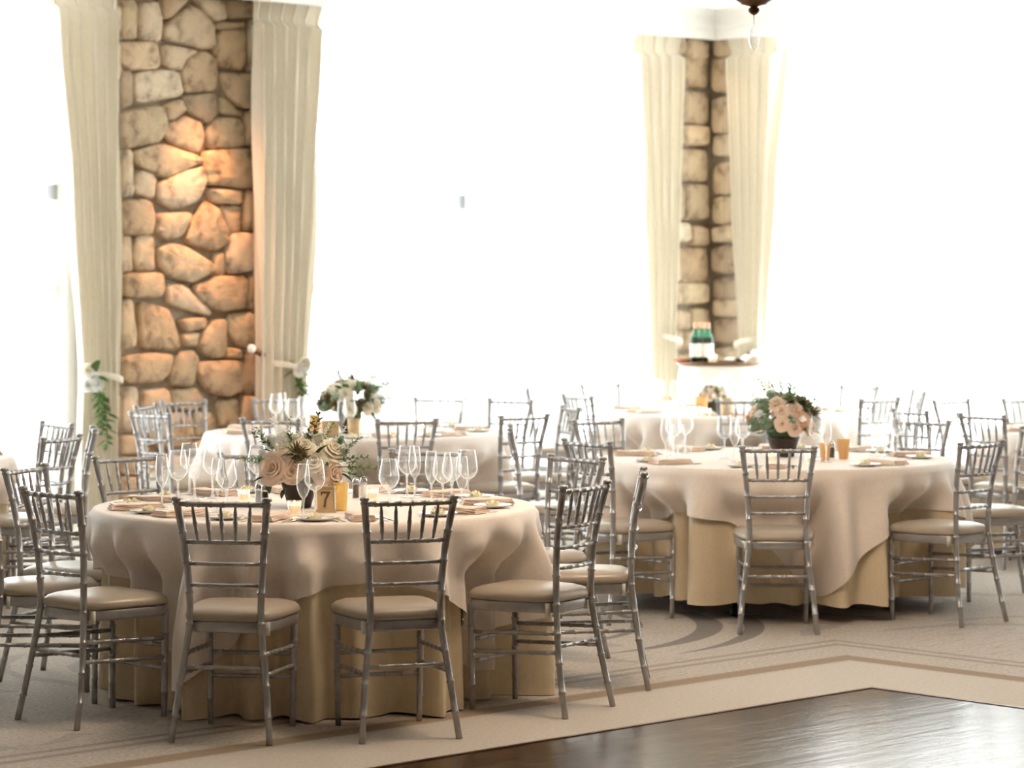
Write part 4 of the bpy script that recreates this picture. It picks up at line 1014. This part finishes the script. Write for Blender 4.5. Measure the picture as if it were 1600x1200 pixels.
# number sign: gold easel frame with a 7
p = onz(509, 800, ZT); sg_ = thing('table_number_sign', 'gold table number sign reading 7 in front of the gold sequin votive', 'sign', p, radians(8))
k = p.y / F
def tilt(v): return Vector((v.x, -.012 + v.y + v.z * .28, v.z * .96))
obj('board', flat(MB().box((-.036, 0, .004), (.036, .006, .102), tilt).mesh('board')), 'goldpaint', sg_)
for nm, a, b in (('frame_side', (-.042, -.004, 0), (-.035, .01, .108)), ('frame_side', (.035, -.004, 0), (.042, .01, .108)), ('frame_rail', (-.035, -.004, .101), (.035, .01, .108)), ('frame_rail', (-.042, -.012, 0), (.042, .012, .012))):
    obj(nm, flat(MB().box(a, b, tilt).mesh(nm)), 'goldpaint' if nm == 'frame_rail' else 'label', sg_)
dig = [(-.020, .083), (-.020, .066), (-.016, .066), (-.013, .074), (.006, .074), (-.006, .046), (-.010, .018), (-.001, .018), (.003, .046), (.018, .076), (.018, .083)]
mb = MB(); n_ = len(dig); mb.v = [tuple(tilt(Vector((x, -.0015, z + .004)))) for x, z in dig] + [tuple(tilt(Vector((x, .001, z + .004)))) for x, z in dig]
mb.f = [tuple(range(n_)), tuple(range(2 * n_ - 1, n_ - 1, -1))] + [(i, n_ + i, n_ + (i + 1) % n_, (i + 1) % n_) for i in range(n_)]
obj('numeral', flat(mb.mesh('numeral')), 'kraft', sg_)
obj('easel_leg', MB().tube([(0, .03, .1), (0, .075, .002)], .004, 6), 'goldpaint', sg_)
def shaker(px, py, fill, label, tk='seven'):
    root = thing('shaker', label, 'shaker', onz(px, py, ZT), 0, 'salt and pepper shakers')
    obj('glass_body', MB().lathe([(.014, 0), (.0165, .003), (.0145, .065)], 14), 'glass', root)
    obj('contents', MB().lathe([(.001, .003), (.0135, .003), (.0125, .058), (.001, .058)], 14), fill, root)
    obj('cap', MB().lathe([(.0155, .064), (.016, .072), (.013, .082), (.006, .09), (.001, .091)], 14), 'steel', root)
shaker(556, 779, 'pepper', 'glass pepper shaker with steel cap right of the gold votive'); shaker(568, 777, 'salt', 'glass salt shaker with steel cap right of the gold votive')
shaker(414, 790, 'pepper', 'glass pepper shaker with steel cap left of the black pot'); shaker(404, 788, 'salt', 'glass salt shaker with steel cap left of the black pot')
shaker(1300, 716, 'pepper', 'glass pepper shaker with steel cap between the gold votives'); 

# ------------------------------------------------------------------ glass dome on the corner table
p = onz(1129, 641, ZT); dm = thing('glass_cloche', 'clear glass dome with knob over a small white and green posy', 'cloche', p)
dz = .27
obj('base', MB().lathe([(.001, 0), (.13, 0), (.135, .008), (.13, .018), (.001, .018)], 32), 'label', dm)
prof = [(.118, .018), (.119, .12)] + [(.119 * cos(t), .14 + .10 * sin(t)) for t in [i * pi / 2 / 8 for i in range(0, 8)]] + [(.012, .24)]
obj('dome', MB().lathe(prof, 32), 'crystal', dm)
obj('knob', MB().lathe([(.008, .238), (.012, .246), (.02, .258), (.02, .27), (.012, .28), (.001, .282)], 16), 'china', dm)
r = random.Random(8)
for i in range(5): add_rose(dm, 'petal', Vector((r.uniform(-.05, .05), r.uniform(-.05, .05), .05 + r.uniform(0, .04))), .035, (r.uniform(-.4, .4), -.4, 1), i)
for i in range(4): obj('sprig', SPR['leaf2'], None, dm, Vector((r.uniform(-.03, .03), r.uniform(-.03, .03), .06)), aim((r.uniform(-.5, .5), r.uniform(-.4, .2), 1)), .11)

# ------------------------------------------------------------------ champagne stand in the corner
dC = (CAMH - 1.07) * F / (565 - YH); xC = ray(1124, dC)
st = thing('cocktail_table', 'tall cocktail table with white skirt and dark top in the stone corner', 'table', (xC, dC, 0))
obj('top', MB().lathe([(.001, 1.045), (.325, 1.045), (.33, 1.05), (.33, 1.066), (.325, 1.07), (.001, 1.07)], 40), 'bronze', st)
rows = []
for i, z in enumerate((1.046, 1.02, .9, .7, .45, .2, .01)):
    rows.append([((.305 + .004 * i + .012 * (i > 1) * sin(11 * 2 * pi * j / 132)) * cos(2 * pi * j / 132), (.305 + .004 * i + .012 * (i > 1) * sin(11 * 2 * pi * j / 132)) * sin(2 * pi * j / 132), z) for j in range(132)])
mb = MB(); mb.grid(rows, close_u=True); obj('skirt', mb, 'strap', st)
obj('pole', MB().tube([(0, 0, .03), (0, 0, 1.046)], .03, 12), 'black', st); obj('foot', MB().lathe([(.001, 0), (.22, 0), (.2, .025), (.03, .035)], 24), 'black', st)
BOT = [('glass_body', lathe_mesh('glass_body', [(.001, 0), (.04, 0), (.043, .006), (.043, .165), (.038, .19)], 'bottle', 20)), ('neck', lathe_mesh('neck', [(.038, .19), (.028, .212), (.0185, .236), (.0165, .262)], 'greenneck', 20)),
       ('foil', lathe_mesh('foil', [(.017, .258), (.0175, .29), (.019, .292), (.019, .3), (.001, .301)], 'foil', 16)), ('label_band', lathe_mesh('label_band', [(.0434, .04), (.0437, .041), (.0437, .142), (.0434, .143)], 'label', 20))]
for px, y, lab in ((1087, -.02, 'green wine bottle with white label, end one of three on the tall table'), (1097, .10, 'green wine bottle standing behind the two others on the tall table'), (1106, -.02, 'green wine bottle with white label beside the candle on the tall table')):
    root = thing('wine_bottle', lab, 'bottle', (ray(px, dC - .12 + y), dC - .12 + y, 1.07), 0, 'wine bottles on the tall table')
    for nm, me in BOT: obj(nm, me, None, root)
def cvot(px, z, lab):
    y = dC - .22; root = thing('votive_candle', lab, 'candle', (ray(px, y), y, z), 0, 'glass votive candles')
    obj('cup', MB().lathe([(.001, .001), (.03, 0), (.034, .06), (.031, .06)], 16), 'glass', root)
    c_ = obj('candle', MB().lathe([(.028, .004), (.029, .04), (.001, .042)], 14), 'wax', root); obj('flame', MB().lathe([(.001, .042), (.008, .05), (.006, .064), (.001, .078)], 8), 'flame', c_)
cvot(1113, 1.07, 'lit glass votive candle at the foot of the wine bottles')
tr = thing('tray', 'small rust-coloured tray left of the wine bottles', 'tray', (ray(1068, dC - .05), dC - .05, 1.07))
obj('dish', MB().lathe([(.001, 0), (.07, 0), (.08, .022), (.077, .022), (.068, .006), (.001, .006)], 20), 'rust', tr)
bk = thing('open_booklet', 'white open booklet right of the wine bottles', 'booklet', (ray(1158, dC - .1), dC - .1, 1.07), .3)
for sgn in (-1, 1):
    rows = [[(sgn * .11 * t, y_, .004 + .03 * sin(t * pi * .8) + (.03 * t if sgn > 0 else 0)) for t in (0, .2, .4, .6, .8, 1)] for y_ in (-.09, .09)]
    mb = MB(); mb.grid(rows); rows2 = [[(a, b, c - .004) for a, b, c in q] for q in rows]; mb.grid(rows2); obj('page', mb, 'paper', bk)
